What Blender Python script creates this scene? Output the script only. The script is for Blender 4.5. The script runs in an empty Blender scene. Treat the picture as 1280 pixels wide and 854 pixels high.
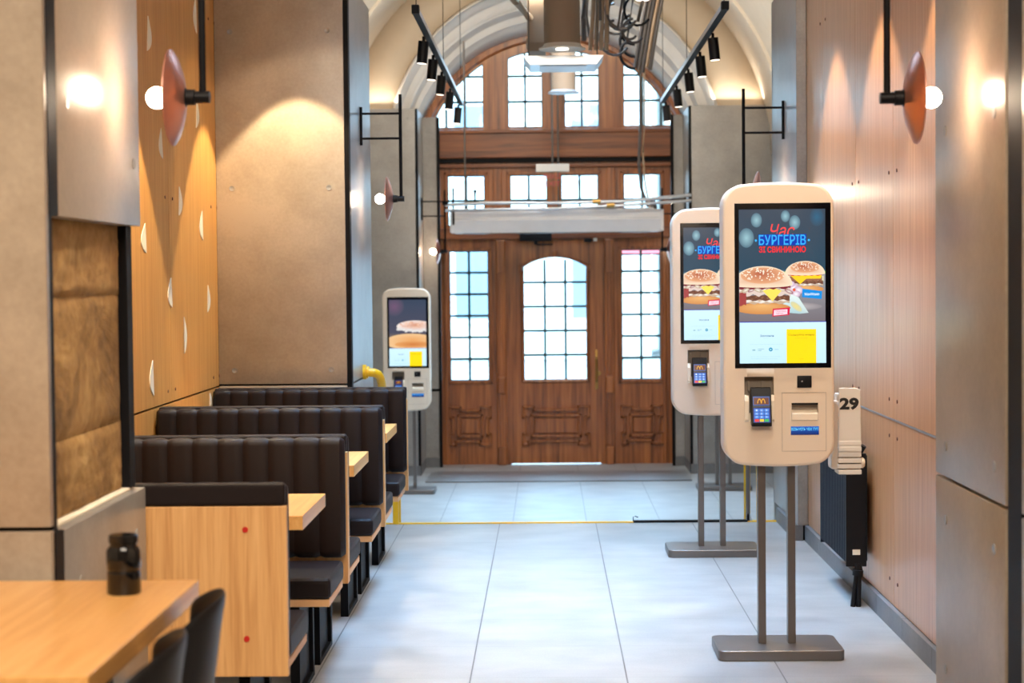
import bpy, bmesh, math, random
from mathutils import Vector, Matrix
random.seed(7)
SC = bpy.context.scene
COL = SC.collection
PI = math.pi

# ------------------------------------------------------------------ camera
F, H = 2290.0, 1.54
cam_d = bpy.data.cameras.new('camera'); cam = bpy.data.objects.new('camera', cam_d); COL.objects.link(cam)
cam_d.sensor_width = 36.0; cam_d.lens = F / 1280 * 36.0
cam_d.clip_start = .05; cam_d.clip_end = 300
_d = Vector((43 / F, 81 / F, -1)).normalized()
_r = math.radians(.5)
_u = Vector((-math.sin(_r), math.cos(_r), 0)); _u = (_u - _u.dot(_d) * _d).normalized()
_x = _d.cross(_u)
cam.matrix_world = Matrix((( _x.x, _x.y, _x.z, 0), (_d.x, _d.y, _d.z, 0), (_u.x, _u.y, _u.z, H), (0, 0, 0, 1)))
cam_d.dof.use_dof = True; cam_d.dof.focus_distance = 8.2; cam_d.dof.aperture_fstop = 3.8
SC.camera = cam

# ------------------------------------------------------------------ world, light, exposure
SC.view_settings.view_transform = 'Standard'; SC.view_settings.look = 'None'
SC.view_settings.gamma = 1; SC.view_settings.use_curve_mapping = False
SC.view_settings.exposure = 0.55
w = bpy.data.worlds.new('daylight'); SC.world = w; w.use_nodes = True
bg = w.node_tree.nodes['Background']; bg.inputs[0].default_value = (.42, .70, 1, 1); bg.inputs[1].default_value = 9.0
SC.cycles.use_denoising = True
SC.cycles.max_bounces = 8
SC.cycles.sample_clamp_indirect = 6

WARM = (1.0, .86, .70)
def area(name, loc, size, power, color=WARM, target=None, portal=False, spread=None):
    l = bpy.data.lights.new(name, 'AREA'); l.shape = 'RECTANGLE'; l.size, l.size_y = size
    l.energy = power; l.color = color
    if portal: l.cycles.is_portal = True
    if spread: l.spread = spread
    o = bpy.data.objects.new(name, l); COL.objects.link(o); o.location = loc
    if target is not None:
        o.rotation_euler = (Vector(target) - Vector(loc)).to_track_quat('-Z', 'Y').to_euler()
    return o
def spot(name, loc, target, power, angle=60, blend=.35, color=WARM, r=.04):
    l = bpy.data.lights.new(name, 'SPOT'); l.energy = power; l.color = color
    l.spot_size = math.radians(angle); l.spot_blend = blend; l.shadow_soft_size = r
    o = bpy.data.objects.new(name, l); COL.objects.link(o); o.location = loc
    o.rotation_euler = (Vector(target) - Vector(loc)).to_track_quat('-Z', 'Y').to_euler()
    return o
area('portal', (.09, 19.75, 1.8), (3.2, 4.8), 1, target=(.09, 0, 1.8), portal=True)
area('ceiling_light_near', (0, .6, 4.3), (3.0, 1.4), 150, (1, .86, .70), target=(0, 6.5, .8))
area('added_cool_fill_mid', (.0, 8.0, 4.7), (.8, 2.2), 47, (.30, .58, 1), target=(.0, 8.0, 0), spread=math.radians(62))  # added cool fill, stands in for daylight on the hall floor
area('added_cool_fill_far', (.15, 10.0, 4.7), (.9, 2.4), 66, (.30, .60, 1), target=(.15, 10.0, 0), spread=math.radians(75))  # added as well, turns the far hall floor bluish
area('lobby_light', (.1, 15.4, 4.3), (1.0, 3.0), 85, (1, .88, .72), target=(.1, 17.4, 0))
area('added_lobby_floor_fill', (.1, 15.6, 4.5), (.9, 3.4), 90, (.30, .62, 1), target=(.1, 15.6, 0), spread=math.radians(70))  # added cool fill, brightens the lobby floor like window light
# wall washers of the hall ceiling; spots on single objects follow
for y in (6.1, 8.1, 10.1):
    spot('wash', (-1.40, y, 3.05), (-1.40, y, 0), 150 if y < 10 else 100, 72, .12, (1, .80, .50), .02)
spot('wash', (-.75, 8.7, 3.9), (-1.45, 10.45, 1.3), 60, 50, .15, (1, .80, .56), .05)
for y in (6.9, 8.2, 9.5):
    spot('wash', (1.02, y, 3.3), (1.1, y, 0), 85, 74, .2, (1, .86, .70), .03)
spot('wash', (-.3, 4.4, 4.3), (-.9, 5.9, .8), 120, 50, .5)
spot('wash', (-.4, 1.6, 4.3), (-1.2, 3.7, .9), 170, 44, .5)  # added warm spot that brightens the foreground table
spot('wash', (.1, 3.7, 4.2), (-1.25, 4.85, 1.5), 130, 17, .8)  # extra spot put in to lift the dark niche stone
spot('wash', (.4, 4.9, 4.3), (.93, 7.3, 1.2), 80, 34, .5)

# ------------------------------------------------------------------ materials
def lin(c):
    return tuple(((v / 255) / 12.92 if v / 255 <= .04045 else ((v / 255 + .055) / 1.055) ** 2.4) for v in c)
def new_mat(name):
    m = bpy.data.materials.new(name); m.use_nodes = True
    return m, m.node_tree, m.node_tree.nodes['Principled BSDF']
def plain(name, rgb, rough=.5, metal=0, coat=0, spec=.5, bump=0, bscale=200, vary=.06):
    m, nt, b = new_mat(name); N = nt.nodes; L = nt.links
    c = lin(rgb)
    tc = N.new('ShaderNodeTexCoord'); no = N.new('ShaderNodeTexNoise'); no.inputs['Scale'].default_value = bscale if bump else 9
    no.inputs['Detail'].default_value = 4
    L.new(tc.outputs['Object'], no.inputs['Vector'])
    rp = N.new('ShaderNodeValToRGB')
    rp.color_ramp.elements[0].color = (*[v * (1 - vary) for v in c], 1); rp.color_ramp.elements[1].color = (*[min(1, v * (1 + vary)) for v in c], 1)
    L.new(no.outputs[0], rp.inputs[0]); L.new(rp.outputs[0], b.inputs['Base Color'])
    b.inputs['Roughness'].default_value = rough; b.inputs['Metallic'].default_value = metal
    b.inputs['Coat Weight'].default_value = coat; b.inputs['Specular IOR Level'].default_value = spec
    if bump:
        bp = N.new('ShaderNodeBump'); bp.inputs['Strength'].default_value = bump; bp.inputs['Distance'].default_value = .002
        L.new(no.outputs[0], bp.inputs['Height']); L.new(bp.outputs[0], b.inputs['Normal'])
    return m
def ramp(N, stops):
    rp = N.new('ShaderNodeValToRGB'); e = rp.color_ramp.elements
    while len(e) < len(stops): e.new(.5)
    for k, (p, c) in enumerate(stops): e[k].position = p; e[k].color = (*lin(c), 1)
    return rp
def wood(name, c1, c2, c3, axis='Z', scale=1.0, rough=.45, coat=0, mottle=.35):
    m, nt, b = new_mat(name); N = nt.nodes; L = nt.links
    tc = N.new('ShaderNodeTexCoord'); mp = N.new('ShaderNodeMapping'); L.new(tc.outputs['Object'], mp.inputs[0])
    s = [26 * scale] * 3; s['XYZ'.index(axis)] = 1.1 * scale; mp.inputs['Scale'].default_value = s
    n1 = N.new('ShaderNodeTexNoise'); n1.inputs['Scale'].default_value = 1.6; n1.inputs['Detail'].default_value = 7; n1.inputs['Distortion'].default_value = .6
    L.new(mp.outputs[0], n1.inputs['Vector'])
    n2 = N.new('ShaderNodeTexNoise'); n2.inputs['Scale'].default_value = 7; n2.inputs['Detail'].default_value = 3
    L.new(mp.outputs[0], n2.inputs['Vector'])
    mx = N.new('ShaderNodeMath'); mx.operation = 'MULTIPLY_ADD'; mx.inputs[1].default_value = mottle
    L.new(n2.outputs[0], mx.inputs[0]); 
    sb = N.new('ShaderNodeMath'); sb.operation = 'SUBTRACT'; sb.inputs[1].default_value = mottle / 2
    L.new(n1.outputs[0], sb.inputs[0]); L.new(sb.outputs[0], mx.inputs[2])
    rp = ramp(N, [(.3, c1), (.5, c2), (.72, c3)]); L.new(mx.outputs[0], rp.inputs[0]); L.new(rp.outputs[0], b.inputs['Base Color'])
    b.inputs['Roughness'].default_value = rough; b.inputs['Coat Weight'].default_value = coat; b.inputs['Coat Roughness'].default_value = .25
    bp = N.new('ShaderNodeBump'); bp.inputs['Strength'].default_value = .15; bp.inputs['Distance'].default_value = .001
    L.new(mx.outputs[0], bp.inputs['Height']); L.new(bp.outputs[0], b.inputs['Normal'])
    return m
def concrete(name, c1, c2, c3, rough=.55, spec=.5):
    m, nt, b = new_mat(name); N = nt.nodes; L = nt.links
    tc = N.new('ShaderNodeTexCoord')
    n1 = N.new('ShaderNodeTexNoise'); n1.inputs['Scale'].default_value = 1.5; n1.inputs['Detail'].default_value = 9; n1.inputs['Roughness'].default_value = .65
    n2 = N.new('ShaderNodeTexNoise'); n2.inputs['Scale'].default_value = 60; n2.inputs['Detail'].default_value = 4
    L.new(tc.outputs['Object'], n1.inputs[0]); L.new(tc.outputs['Object'], n2.inputs[0])
    a = N.new('ShaderNodeMath'); a.operation = 'MULTIPLY_ADD'; a.inputs[1].default_value = .22
    L.new(n2.outputs[0], a.inputs[0]); L.new(n1.outputs[0], a.inputs[2])
    rp = ramp(N, [(.42, c1), (.6, c2), (.78, c3)]); L.new(a.outputs[0], rp.inputs[0]); L.new(rp.outputs[0], b.inputs['Base Color'])
    b.inputs['Roughness'].default_value = rough; b.inputs['Specular IOR Level'].default_value = spec
    bp = N.new('ShaderNodeBump'); bp.inputs['Strength'].default_value = .25; bp.inputs['Distance'].default_value = .002
    L.new(a.outputs[0], bp.inputs['Height']); L.new(bp.outputs[0], b.inputs['Normal'])
    return m
def tiles(name, tx, ty, ox, oy, c1, c2, joint, rough):
    m, nt, b = new_mat(name); N = nt.nodes; L = nt.links
    tc = N.new('ShaderNodeTexCoord'); sp = N.new('ShaderNodeSeparateXYZ'); L.new(tc.outputs['Object'], sp.inputs[0])
    def groove(ch, size, off, wd):
        a = N.new('ShaderNodeMath'); a.operation = 'SUBTRACT'; a.inputs[1].default_value = off; L.new(sp.outputs[ch], a.inputs[0])
        p = N.new('ShaderNodeMath'); p.operation = 'PINGPONG'; p.inputs[1].default_value = size / 2; L.new(a.outputs[0], p.inputs[0])
        g = N.new('ShaderNodeMath'); g.operation = 'LESS_THAN'; g.inputs[1].default_value = wd; L.new(p.outputs[0], g.inputs[0]); return g
    gx = groove(0, tx, ox, .0028); gy = groove(1, ty, oy, .0018)
    n1 = N.new('ShaderNodeTexNoise'); n1.inputs['Scale'].default_value = 2.2; n1.inputs['Detail'].default_value = 8
    mp = N.new('ShaderNodeMapping'); mp.inputs['Scale'].default_value = (1.4, 1.8, 1); L.new(tc.outputs['Object'], mp.inputs[0]); L.new(mp.outputs[0], n1.inputs[0])
    n2 = N.new('ShaderNodeTexNoise'); n2.inputs['Scale'].default_value = 130; L.new(tc.outputs['Object'], n2.inputs[0])
    a = N.new('ShaderNodeMath'); a.operation = 'MULTIPLY_ADD'; a.inputs[1].default_value = .3; L.new(n2.outputs[0], a.inputs[0]); L.new(n1.outputs[0], a.inputs[2])
    rp = ramp(N, [(.45, c1), (.85, c2)]); L.new(a.outputs[0], rp.inputs[0])
    m1 = N.new('ShaderNodeMixRGB'); m1.inputs[2].default_value = (*lin(joint), 1); L.new(gx.outputs[0], m1.inputs[0]); L.new(rp.outputs[0], m1.inputs[1])
    fy = N.new('ShaderNodeMath'); fy.operation = 'MULTIPLY'; fy.inputs[1].default_value = .35; L.new(gy.outputs[0], fy.inputs[0])
    m2 = N.new('ShaderNodeMixRGB'); m2.inputs[2].default_value = (*lin(joint), 1); L.new(fy.outputs[0], m2.inputs[0]); L.new(m1.outputs[0], m2.inputs[1])
    L.new(m2.outputs[0], b.inputs['Base Color'])
    rr = N.new('ShaderNodeMapRange'); rr.inputs[3].default_value = rough - .05; rr.inputs[4].default_value = rough + .07
    L.new(n1.outputs[0], rr.inputs[0]); L.new(rr.outputs[0], b.inputs['Roughness'])
    b.inputs['Specular IOR Level'].default_value = .6
    bp = N.new('ShaderNodeBump'); bp.inputs['Strength'].default_value = .12; bp.inputs['Distance'].default_value = .002
    L.new(a.outputs[0], bp.inputs['Height']); L.new(bp.outputs[0], b.inputs['Normal'])
    return m
def emit(name, rgb, strength):
    m, nt, b = new_mat(name); b.inputs['Base Color'].default_value = (*lin(rgb), 1)
    b.inputs['Emission Color'].default_value = (*lin(rgb), 1); b.inputs['Emission Strength'].default_value = strength
    return m
def glass_mat():
    m = bpy.data.materials.new('window_glass'); m.use_nodes = True; nt = m.node_tree; N = nt.nodes; L = nt.links
    N.remove(N['Principled BSDF']); out = N['Material Output']
    t = N.new('ShaderNodeBsdfTransparent'); t.inputs[0].default_value = (.93, .97, .97, 1)
    g = N.new('ShaderNodeBsdfGlossy'); g.inputs['Roughness'].default_value = .03
    f = N.new('ShaderNodeFresnel'); f.inputs[0].default_value = 1.45
    x = N.new('ShaderNodeMixShader'); L.new(f.outputs[0], x.inputs[0]); L.new(t.outputs[0], x.inputs[1]); L.new(g.outputs[0], x.inputs[2]); L.new(x.outputs[0], out.inputs[0])
    return m
def screen_mat(strength=1.0):
    m, nt, b = new_mat('display'); N = nt.nodes; L = nt.links
    a = N.new('ShaderNodeAttribute'); a.attribute_name = 'col'
    L.new(a.outputs['Color'], b.inputs['Emission Color']); b.inputs['Emission Strength'].default_value = strength
    b.inputs['Base Color'].default_value = (.004, .004, .006, 1); b.inputs['Roughness'].default_value = .12
    return m
def stone():
    m, nt, b = new_mat('old_stone'); N = nt.nodes; L = nt.links
    tc = N.new('ShaderNodeTexCoord')
    n1 = N.new('ShaderNodeTexNoise'); n1.inputs['Scale'].default_value = 3; n1.inputs['Detail'].default_value = 10; n1.inputs['Roughness'].default_value = .7; n1.inputs['Distortion'].default_value = .8
    n2 = N.new('ShaderNodeTexVoronoi'); n2.inputs['Scale'].default_value = 28
    L.new(tc.outputs['Object'], n1.inputs[0]); L.new(tc.outputs['Object'], n2.inputs[0])
    a = N.new('ShaderNodeMath'); a.operation = 'MULTIPLY_ADD'; a.inputs[1].default_value = .10; L.new(n2.outputs[0], a.inputs[0]); L.new(n1.outputs[0], a.inputs[2])
    rp = ramp(N, [(.38, (112, 82, 44)), (.58, (160, 122, 70)), (.78, (200, 164, 106))]); L.new(a.outputs[0], rp.inputs[0]); L.new(rp.outputs[0], b.inputs['Base Color'])
    b.inputs['Roughness'].default_value = .9
    bp = N.new('ShaderNodeBump'); bp.inputs['Strength'].default_value = .9; bp.inputs['Distance'].default_value = .02
    L.new(a.outputs[0], bp.inputs['Height']); L.new(bp.outputs[0], b.inputs['Normal'])
    return m
def tread_mat():
    m, nt, b = new_mat('metal_mat'); N = nt.nodes; L = nt.links
    tc = N.new('ShaderNodeTexCoord'); wv = N.new('ShaderNodeTexWave'); wv.bands_direction = 'Y'; wv.inputs['Scale'].default_value = 12
    L.new(tc.outputs['Object'], wv.inputs[0])
    rp = ramp(N, [(.3, (110, 108, 106)), (.6, (200, 198, 196))]); L.new(wv.outputs[0], rp.inputs[0]); L.new(rp.outputs[0], b.inputs['Base Color'])
    b.inputs['Metallic'].default_value = .8; b.inputs['Roughness'].default_value = .4
    return m
M = dict(
    conc=concrete('warm_concrete', (146, 131, 114), (165, 150, 132), (183, 168, 149), .32, .7),
    conc_g=concrete('grey_concrete', (124, 120, 115), (146, 142, 137), (164, 160, 154), .3, .7),
    plaster=plain('cream_plaster', (226, 214, 196), .85), plaster_w=plain('white_plaster', (232, 228, 222), .85),
    plaster_t=plain('beige_plaster', (196, 178, 154), .85),
    oak=wood('light_oak', (196, 142, 86), (214, 162, 104), (226, 178, 120), 'Z', .9),
    oak_t=wood('table_oak', (220, 160, 90), (232, 174, 104), (240, 188, 120), 'Y', .9, .32),
    orange=wood('amber_veneer', (196, 138, 66), (206, 150, 78), (216, 162, 90), 'Z', .7, .5),
    veneer=wood('oak_veneer', (188, 130, 84), (204, 146, 98), (214, 162, 114), 'Z', .8, .3, .3),
    edge=plain('plywood_edge', (222, 172, 122), .5),
    dwood=wood('dark_oak', (108, 58, 25), (158, 90, 42), (184, 112, 56), 'Z', .5, .38, .3),
    dwood_h=wood('dark_oak_horizontal', (92, 48, 24), (134, 74, 36), (160, 94, 48), 'X', .5, .4, .2),
    leather=plain('black_leather', (28, 19, 19), .5, spec=.22, bump=.5, bscale=400),
    black=plain('black_metal', (14, 13, 16), .55, spec=.15), blackp=plain('black_plastic', (20, 20, 23), .4, spec=.25), jar=plain('glossy_black', (12, 12, 14), .1),
    dark=plain('dark_joint', (14, 12, 12), .8), steel=plain('brushed_steel', (150, 144, 138), .32, .85),
    steel_d=plain('grey_steel', (118, 112, 108), .36, .7), steel_l=plain('pale_steel', (196, 200, 206), .3, .8),
    white=plain('kiosk_shell', (226, 208, 186), .38, vary=.015), cream=plain('cream_plastic', (240, 226, 204), .35, vary=.01),
    whitep=plain('white_plastic', (222, 216, 206), .4, vary=.01), wpaint=plain('white_paint', (232, 230, 232), .3),
    bezel=plain('screen_bezel', (8, 8, 14), .12), yellow=plain('yellow_paint', (250, 190, 20), .35),
    copper=plain('copper', (222, 160, 142), .3, .85), bulb=emit('lit_bulb', (255, 232, 200), 60),
    lens=emit('lit_lens', (255, 240, 220), 2.5), red=plain('red_cap', (190, 30, 20), .5),
    screw=plain('dark_screw', (92, 44, 30), .5), pale_cream=plain('cream_paint', (246, 236, 214), .6),
    glass=glass_mat(), stone=stone(), mat=tread_mat(), brass=plain('brass', (176, 138, 78), .3, .9),
    duct=plain('tan_duct', (150, 128, 106), .7), cable=plain('grey_cable', (84, 78, 76), .5),
    cable_l=plain('tan_conduit', (176, 150, 122), .6),
    display=screen_mat(.8),
    base=concrete('dark_baseboard', (92, 92, 94), (112, 112, 113), (128, 127, 127), .45),
    floor=tiles('floor_tiles', .6, .6, -.305, .39, (140, 137, 132), (166, 163, 158), (84, 78, 74), .36),
    floor2=tiles('lobby_tiles', .6, .6, -.29, .1, (152, 150, 146), (178, 176, 172), (96, 92, 90), .34),
    facade=plain('pale_stone', (214, 208, 198), .9), dglass=plain('dark_window', (120, 132, 138), .3), street=plain('street_stone', (176, 172, 166), .9),
    redc=plain('red_cloth', (206, 90, 90), .8), leaf=plain('green_leaf', (70, 104, 60), .7),
    rad=plain('radiator_blue_black', (24, 30, 40), .5, spec=.25), glaze=plain('green_grey_bars', (58, 84, 82), .5),
    numb=plain('black_print', (20, 18, 18), .6), grey_p=plain('grey_plastic', (150, 138, 124), .5),
)

# ------------------------------------------------------------------ mesh building
class B:
    def __init__(s): s.bm = bmesh.new(); s.mats = []; s.smooth = False
    def mi(s, m):
        m = M[m] if isinstance(m, str) else m
        if m not in s.mats: s.mats.append(m)
        return s.mats.index(m)
    def box(s, x0, x1, y0, y1, z0, z1, m='conc', bev=0, seg=2):
        b = bmesh.new(); bmesh.ops.create_cube(b, size=1)
        for v in b.verts: v.co = Vector(((x0 + x1) / 2 + v.co.x * (x1 - x0), (y0 + y1) / 2 + v.co.y * (y1 - y0), (z0 + z1) / 2 + v.co.z * (z1 - z0)))
        if bev: bmesh.ops.bevel(b, geom=b.edges[:], offset=bev, segments=seg, affect='EDGES', profile=.6)
        return s.join(b, m)
    def join(s, b, m, mat=None, sm=False):
        i = s.mi(m); mp = {}
        for v in b.verts: mp[v] = s.bm.verts.new(mat @ v.co if mat else v.co)
        for f in b.faces:
            try: nf = s.bm.faces.new([mp[v] for v in f.verts]); nf.material_index = i; nf.smooth = sm
            except ValueError: pass
        b.free(); return s
    def cyl(s, p0, p1, r, m, r2=None, n=16, cap=True):
        p0, p1 = Vector(p0), Vector(p1); d = p1 - p0; b = bmesh.new()
        bmesh.ops.create_cone(b, cap_ends=cap, segments=n, radius1=r, radius2=r if r2 is None else r2, depth=d.length)
        mt = Matrix.Translation((p0 + p1) / 2) @ d.to_track_quat('Z', 'Y').to_matrix().to_4x4()
        for f in b.faces: f.smooth = True
        return s.join(b, m, mt, True)
    def tube(s, pts, r, m, n=10, cyc=False):
        pts = [Vector(p) for p in pts]; i = s.mi(m); rings = []
        K = len(pts)
        for k, p in enumerate(pts):
            a = pts[k - 1] if (k > 0 or cyc) else p; c = pts[(k + 1) % K] if (k < K - 1 or cyc) else p
            t = (c - a).normalized(); q = t.to_track_quat('Z', 'X' if abs(t.z) > .9 else 'Y')
            if rings: q = prev.rotation_difference(q.to_matrix().to_quaternion()) @ prev if False else q
            prev = q
            rings.append([s.bm.verts.new(p + q @ Vector((r * math.cos(2 * PI * j / n), r * math.sin(2 * PI * j / n), 0))) for j in range(n)])
        for k in range(K if cyc else K - 1):
            A, C = rings[k], rings[(k + 1) % K]
            # pick the twist with least distance
            sh = min(range(n), key=lambda h: (A[0].co - C[h].co).length)
            for j in range(n):
                try:
                    f = s.bm.faces.new((A[j], A[(j + 1) % n], C[(j + 1 + sh) % n], C[(j + sh) % n])); f.material_index = i; f.smooth = True
                except ValueError: pass
        if not cyc:
            for R in (rings[0], rings[-1]):
                try: f = s.bm.faces.new(R); f.material_index = i
                except ValueError: pass
        return s
    def lathe(s, prof, m, n=32, mat=None, sm=True):
        i = s.mi(m); rings = []
        for r, z in prof:
            ring = []
            for j in range(n):
                v = Vector((r * math.cos(2 * PI * j / n), r * math.sin(2 * PI * j / n), z))
                ring.append(s.bm.verts.new(mat @ v if mat else v))
            rings.append(ring)
        for A, C in zip(rings, rings[1:]):
            for j in range(n):
                f = s.bm.faces.new((A[j], A[(j + 1) % n], C[(j + 1) % n], C[j])); f.material_index = i; f.smooth = sm
        for R, inv in ((rings[0], True), (rings[-1], False)):
            try: f = s.bm.faces.new(R[::-1] if inv else R); f.material_index = i
            except ValueError: pass
        return s
    def prism(s, pts, a0, a1, axis, m, bev=0, sm=False):
        """outline pts extruded along axis: 'Y' takes (x,z), 'X' takes (y,z), 'Z' takes (x,y)"""
        b = bmesh.new()
        def P(p, a): return {'Y': (p[0], a, p[1]), 'X': (a, p[0], p[1]), 'Z': (p[0], p[1], a)}[axis]
        v0 = [b.verts.new(P(p, a0)) for p in pts]; v1 = [b.verts.new(P(p, a1)) for p in pts]
        f0 = b.faces.new(v0[::-1]); f1 = b.faces.new(v1); n = len(pts)
        for j in range(n): b.faces.new((v0[j], v0[(j + 1) % n], v1[(j + 1) % n], v1[j]))
        bmesh.ops.recalc_face_normals(b, faces=b.faces[:])
        if bev:
            es = list(set(f0.edges[:] + f1.edges[:])); bmesh.ops.bevel(b, geom=es, offset=bev, segments=4, affect='EDGES', profile=.5)
        return s.join(b, m, None, sm)
    def quad(s, pts, m, sm=False):
        f = s.bm.faces.new([s.bm.verts.new(p) for p in pts]); f.material_index = s.mi(m); f.smooth = sm; return s
    def build(s, name, parent=None, loc=None, recalc=True):
        if recalc: bmesh.ops.recalc_face_normals(s.bm, faces=s.bm.faces[:])
        me = bpy.data.meshes.new(name); s.bm.to_mesh(me); s.bm.free()
        for m in s.mats: me.materials.append(m)
        me.set_sharp_from_angle(angle=math.radians(40)) if any(p.use_smooth for p in me.polygons) else None
        o = bpy.data.objects.new(name, me); COL.objects.link(o)
        if parent: o.parent = parent
        if loc: o.location = loc
        return o
def cut(o, boxes=None, cutters=None):
    """subtract boxes / builder meshes from an object's mesh"""
    cb = B()
    for x in boxes or []: cb.box(*x, 'dark')
    c = cutters if cutters else cb.build('cutter', o.parent)
    md = o.modifiers.new('cut', 'BOOLEAN'); md.operation = 'DIFFERENCE'; md.object = c; md.solver = 'EXACT'
    dg = bpy.context.evaluated_depsgraph_get(); dg.update()
    me = bpy.data.meshes.new_from_object(o.evaluated_get(dg)); old = o.data
    o.modifiers.clear(); o.data = me
    bpy.data.objects.remove(c); bpy.data.meshes.remove(old)
    return o
def thing(name, label, cat, loc=(0, 0, 0), rz=0, group=None):
    o = bpy.data.objects.new(name, None); COL.objects.link(o); o.location = loc; o.rotation_euler = (0, 0, rz)
    o['label'] = label; o['category'] = cat; o.empty_display_size = .1
    if group: o['group'] = group
    return o
def tag(o, label, cat, group=None, kind=None):
    o['label'] = label; o['category'] = cat
    if group: o['group'] = group
    if kind: o['kind'] = kind
    return o
def struct(o, label=None):
    o['kind'] = 'structure'
    if label: o['label'] = label
    return o
def sempty(name, label=None, loc=(0, 0, 0)):
    o = bpy.data.objects.new(name, None); COL.objects.link(o); o.location = loc; return struct(o, label)
def dup(root, loc=None, rz=None, label=None, group=None):
    def cp(o, par):
        c = o.copy(); COL.objects.link(c); c.parent = par
        for ch in list(o.children): cp(ch, c)
        return c
    r = cp(root, None)
    if loc is not None: r.location = loc
    if rz is not None: r.rotation_euler = (0, 0, rz)
    if label: r['label'] = label
    if group: r['group'] = group
    return r
def rrect(x0, x1, z0, z1, r, n=6, top_dome=0):
    pts = []
    for cx, cz, a0 in ((x1 - r, z1 - r, 0), (x0 + r, z1 - r, 90), (x0 + r, z0 + r, 180), (x1 - r, z0 + r, 270)):
        for k in range(n + 1):
            a = math.radians(a0 + 90 * k / n); pts.append((cx + r * math.cos(a), cz + r * math.sin(a)))
    if top_dome:
        c = (x0 + x1) / 2; hw = (x1 - x0) / 2; out = []
        for k, (x, z) in enumerate(pts):
            if z > z1 - r - 1e-6: z += top_dome * (1 - ((x - c) / hw) ** 2) - top_dome
            elif z < z0 + r + 1e-6: z -= top_dome * (1 - ((x - c) / hw) ** 2) - top_dome
            out.append((x, z))
            if k == n:   # middle of the top edge
                for t in (.75, .5, .25, 0, -.25, -.5, -.75):
                    xx = c + t * (hw - r); out.append((xx, z1 + top_dome * (1 - ((xx - c) / hw) ** 2) - top_dome))
            if k == 3 * n + 2:
                for t in (-.75, -.5, -.25, 0, .25, .5, .75):
                    xx = c + t * (hw - r); out.append((xx, z0 - top_dome * (1 - ((xx - c) / hw) ** 2) + top_dome))
        pts = out
    return pts
def text_tris(body, width, height, cx, cz, bold=0, shear=0):
    cu = bpy.data.curves.new('lettering', 'FONT'); cu.body = body; cu.size = 1; cu.offset = bold; cu.shear = shear; cu.resolution_u = 3
    o = bpy.data.objects.new('lettering', cu); COL.objects.link(o)
    dg = bpy.context.evaluated_depsgraph_get(); dg.update()
    me = bpy.data.meshes.new_from_object(o.evaluated_get(dg)); bpy.data.objects.remove(o)
    me.calc_loop_triangles(); vs = [v.co.copy() for v in me.vertices]
    if not vs: return []
    x0 = min(v.x for v in vs); x1 = max(v.x for v in vs); y0 = min(v.y for v in vs); y1 = max(v.y for v in vs)
    T = [[(cx + (vs[i].x - (x0 + x1) / 2) * width / (x1 - x0), cz + (vs[i].y - (y0 + y1) / 2) * height / (y1 - y0)) for i in t.vertices] for t in me.loop_triangles]
    bpy.data.meshes.remove(me); return T

# ================================================================== THE SETTING
LOW = -.46          # entrance lobby floor, three steps down
CX = .09            # axis of the entrance
o = B().box(-3.2, 3.2, -2, 11.42, -.12, 0, 'floor').build('floor'); struct(o, 'pale grey tiled hall floor')
o = B().box(-2.15, 2.35, 12.02, 19.7, LOW - .1, LOW, 'floor2').build('floor'); struct(o, 'pale tiled floor of the entrance lobby below the steps')
st = sempty('floor', 'three tiled steps down to the lobby')
for k in (1, 2): B().box(-2.15, 2.35, 11.42 + .3 * (k - 1), 11.42 + .3 * k, LOW - .1, -.153 * k, 'floor2').build('step', st)
nz = B().box(-1.1, .53, 11.40, 11.44, 0, .006, 'yellow').box(1.24, 1.44, 11.40, 11.44, 0, .006, 'yellow').build('trim_1'); struct(nz, 'yellow edge strip on the top step')
struct(B().box(.53, 1.24, 11.395, 11.44, 0, .012, 'black').build('trim_2'), 'black edge strip on the top step')
# outer shell
struct(B().box(-3.3, -3.2, -2, 19.75, LOW, 5.1, 'plaster').build('wall_left'))
struct(B().box(3.2, 3.3, -2, 19.75, LOW, 5.1, 'plaster').build('wall_right'))
struct(B().box(-3.2, 3.2, -2.1, -2, 0, 5.1, 'plaster').build('wall_behind'))
struct(B().box(-3.3, 3.3, -2.1, 11.7, 5.0, 5.1, 'plaster').build('ceiling'))

def bolt(b, axis, pos, r=.014):
    """a round recess left by a formwork tie, as a shallow cup"""
    mt = Matrix.Translation(pos) @ (Matrix.Rotation(PI / 2, 4, 'Y' if axis == 'X' else 'X'))
    b.lathe([(r * 1.15, -.0015), (r * 1.15, .0015), (r, .0015), (r * .8, .0005), (0.0005, .0003)], 'conc_g', 16, mt)

# --- left front pillar with the stone niche
PL = sempty('pillar_left', 'concrete-clad pillar with a framed stone niche')
B().box(-3.2, -1.29, 4.44, 5.42, 0, .925, 'black').box(-3.2, -1.42, 4.44, 5.42, .925, 1.70, 'black') \
   .box(-3.2, -1.29, 4.44, 5.42, 1.70, 5, 'black').box(-1.3, -1.201, 4.42, 4.50, 0, .925, 'black').box(-1.3, -1.201, 4.42, 4.50, 1.70, 5, 'black').box(-1.3, -1.205, 4.42, 4.455, .925, 1.70, 'black').build('core', PL)
b = B().box(-3.2, -1.203, 4.39, 4.42, .945, 5, 'conc', .004).box(-3.2, -1.203, 4.39, 4.42, 0, .935, 'conc', .004)
for x, z in ((-1.34, .78), (-1.34, 1.10), (-1.355, 2.1), (-1.345, .55)): bolt(b, 'Y', (x, 4.389, z))
b.build('front_panel', PL)
b = B().box(-1.26, -1.2, 4.50, 5.41, 1.70, 5, 'conc', .004)
for y, z in ((4.60, 1.99), (5.33, 1.88), (4.6, 2.6)): bolt(b, 'X', (-1.199, y, z))
b.build('upper_side_panel', PL)
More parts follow.
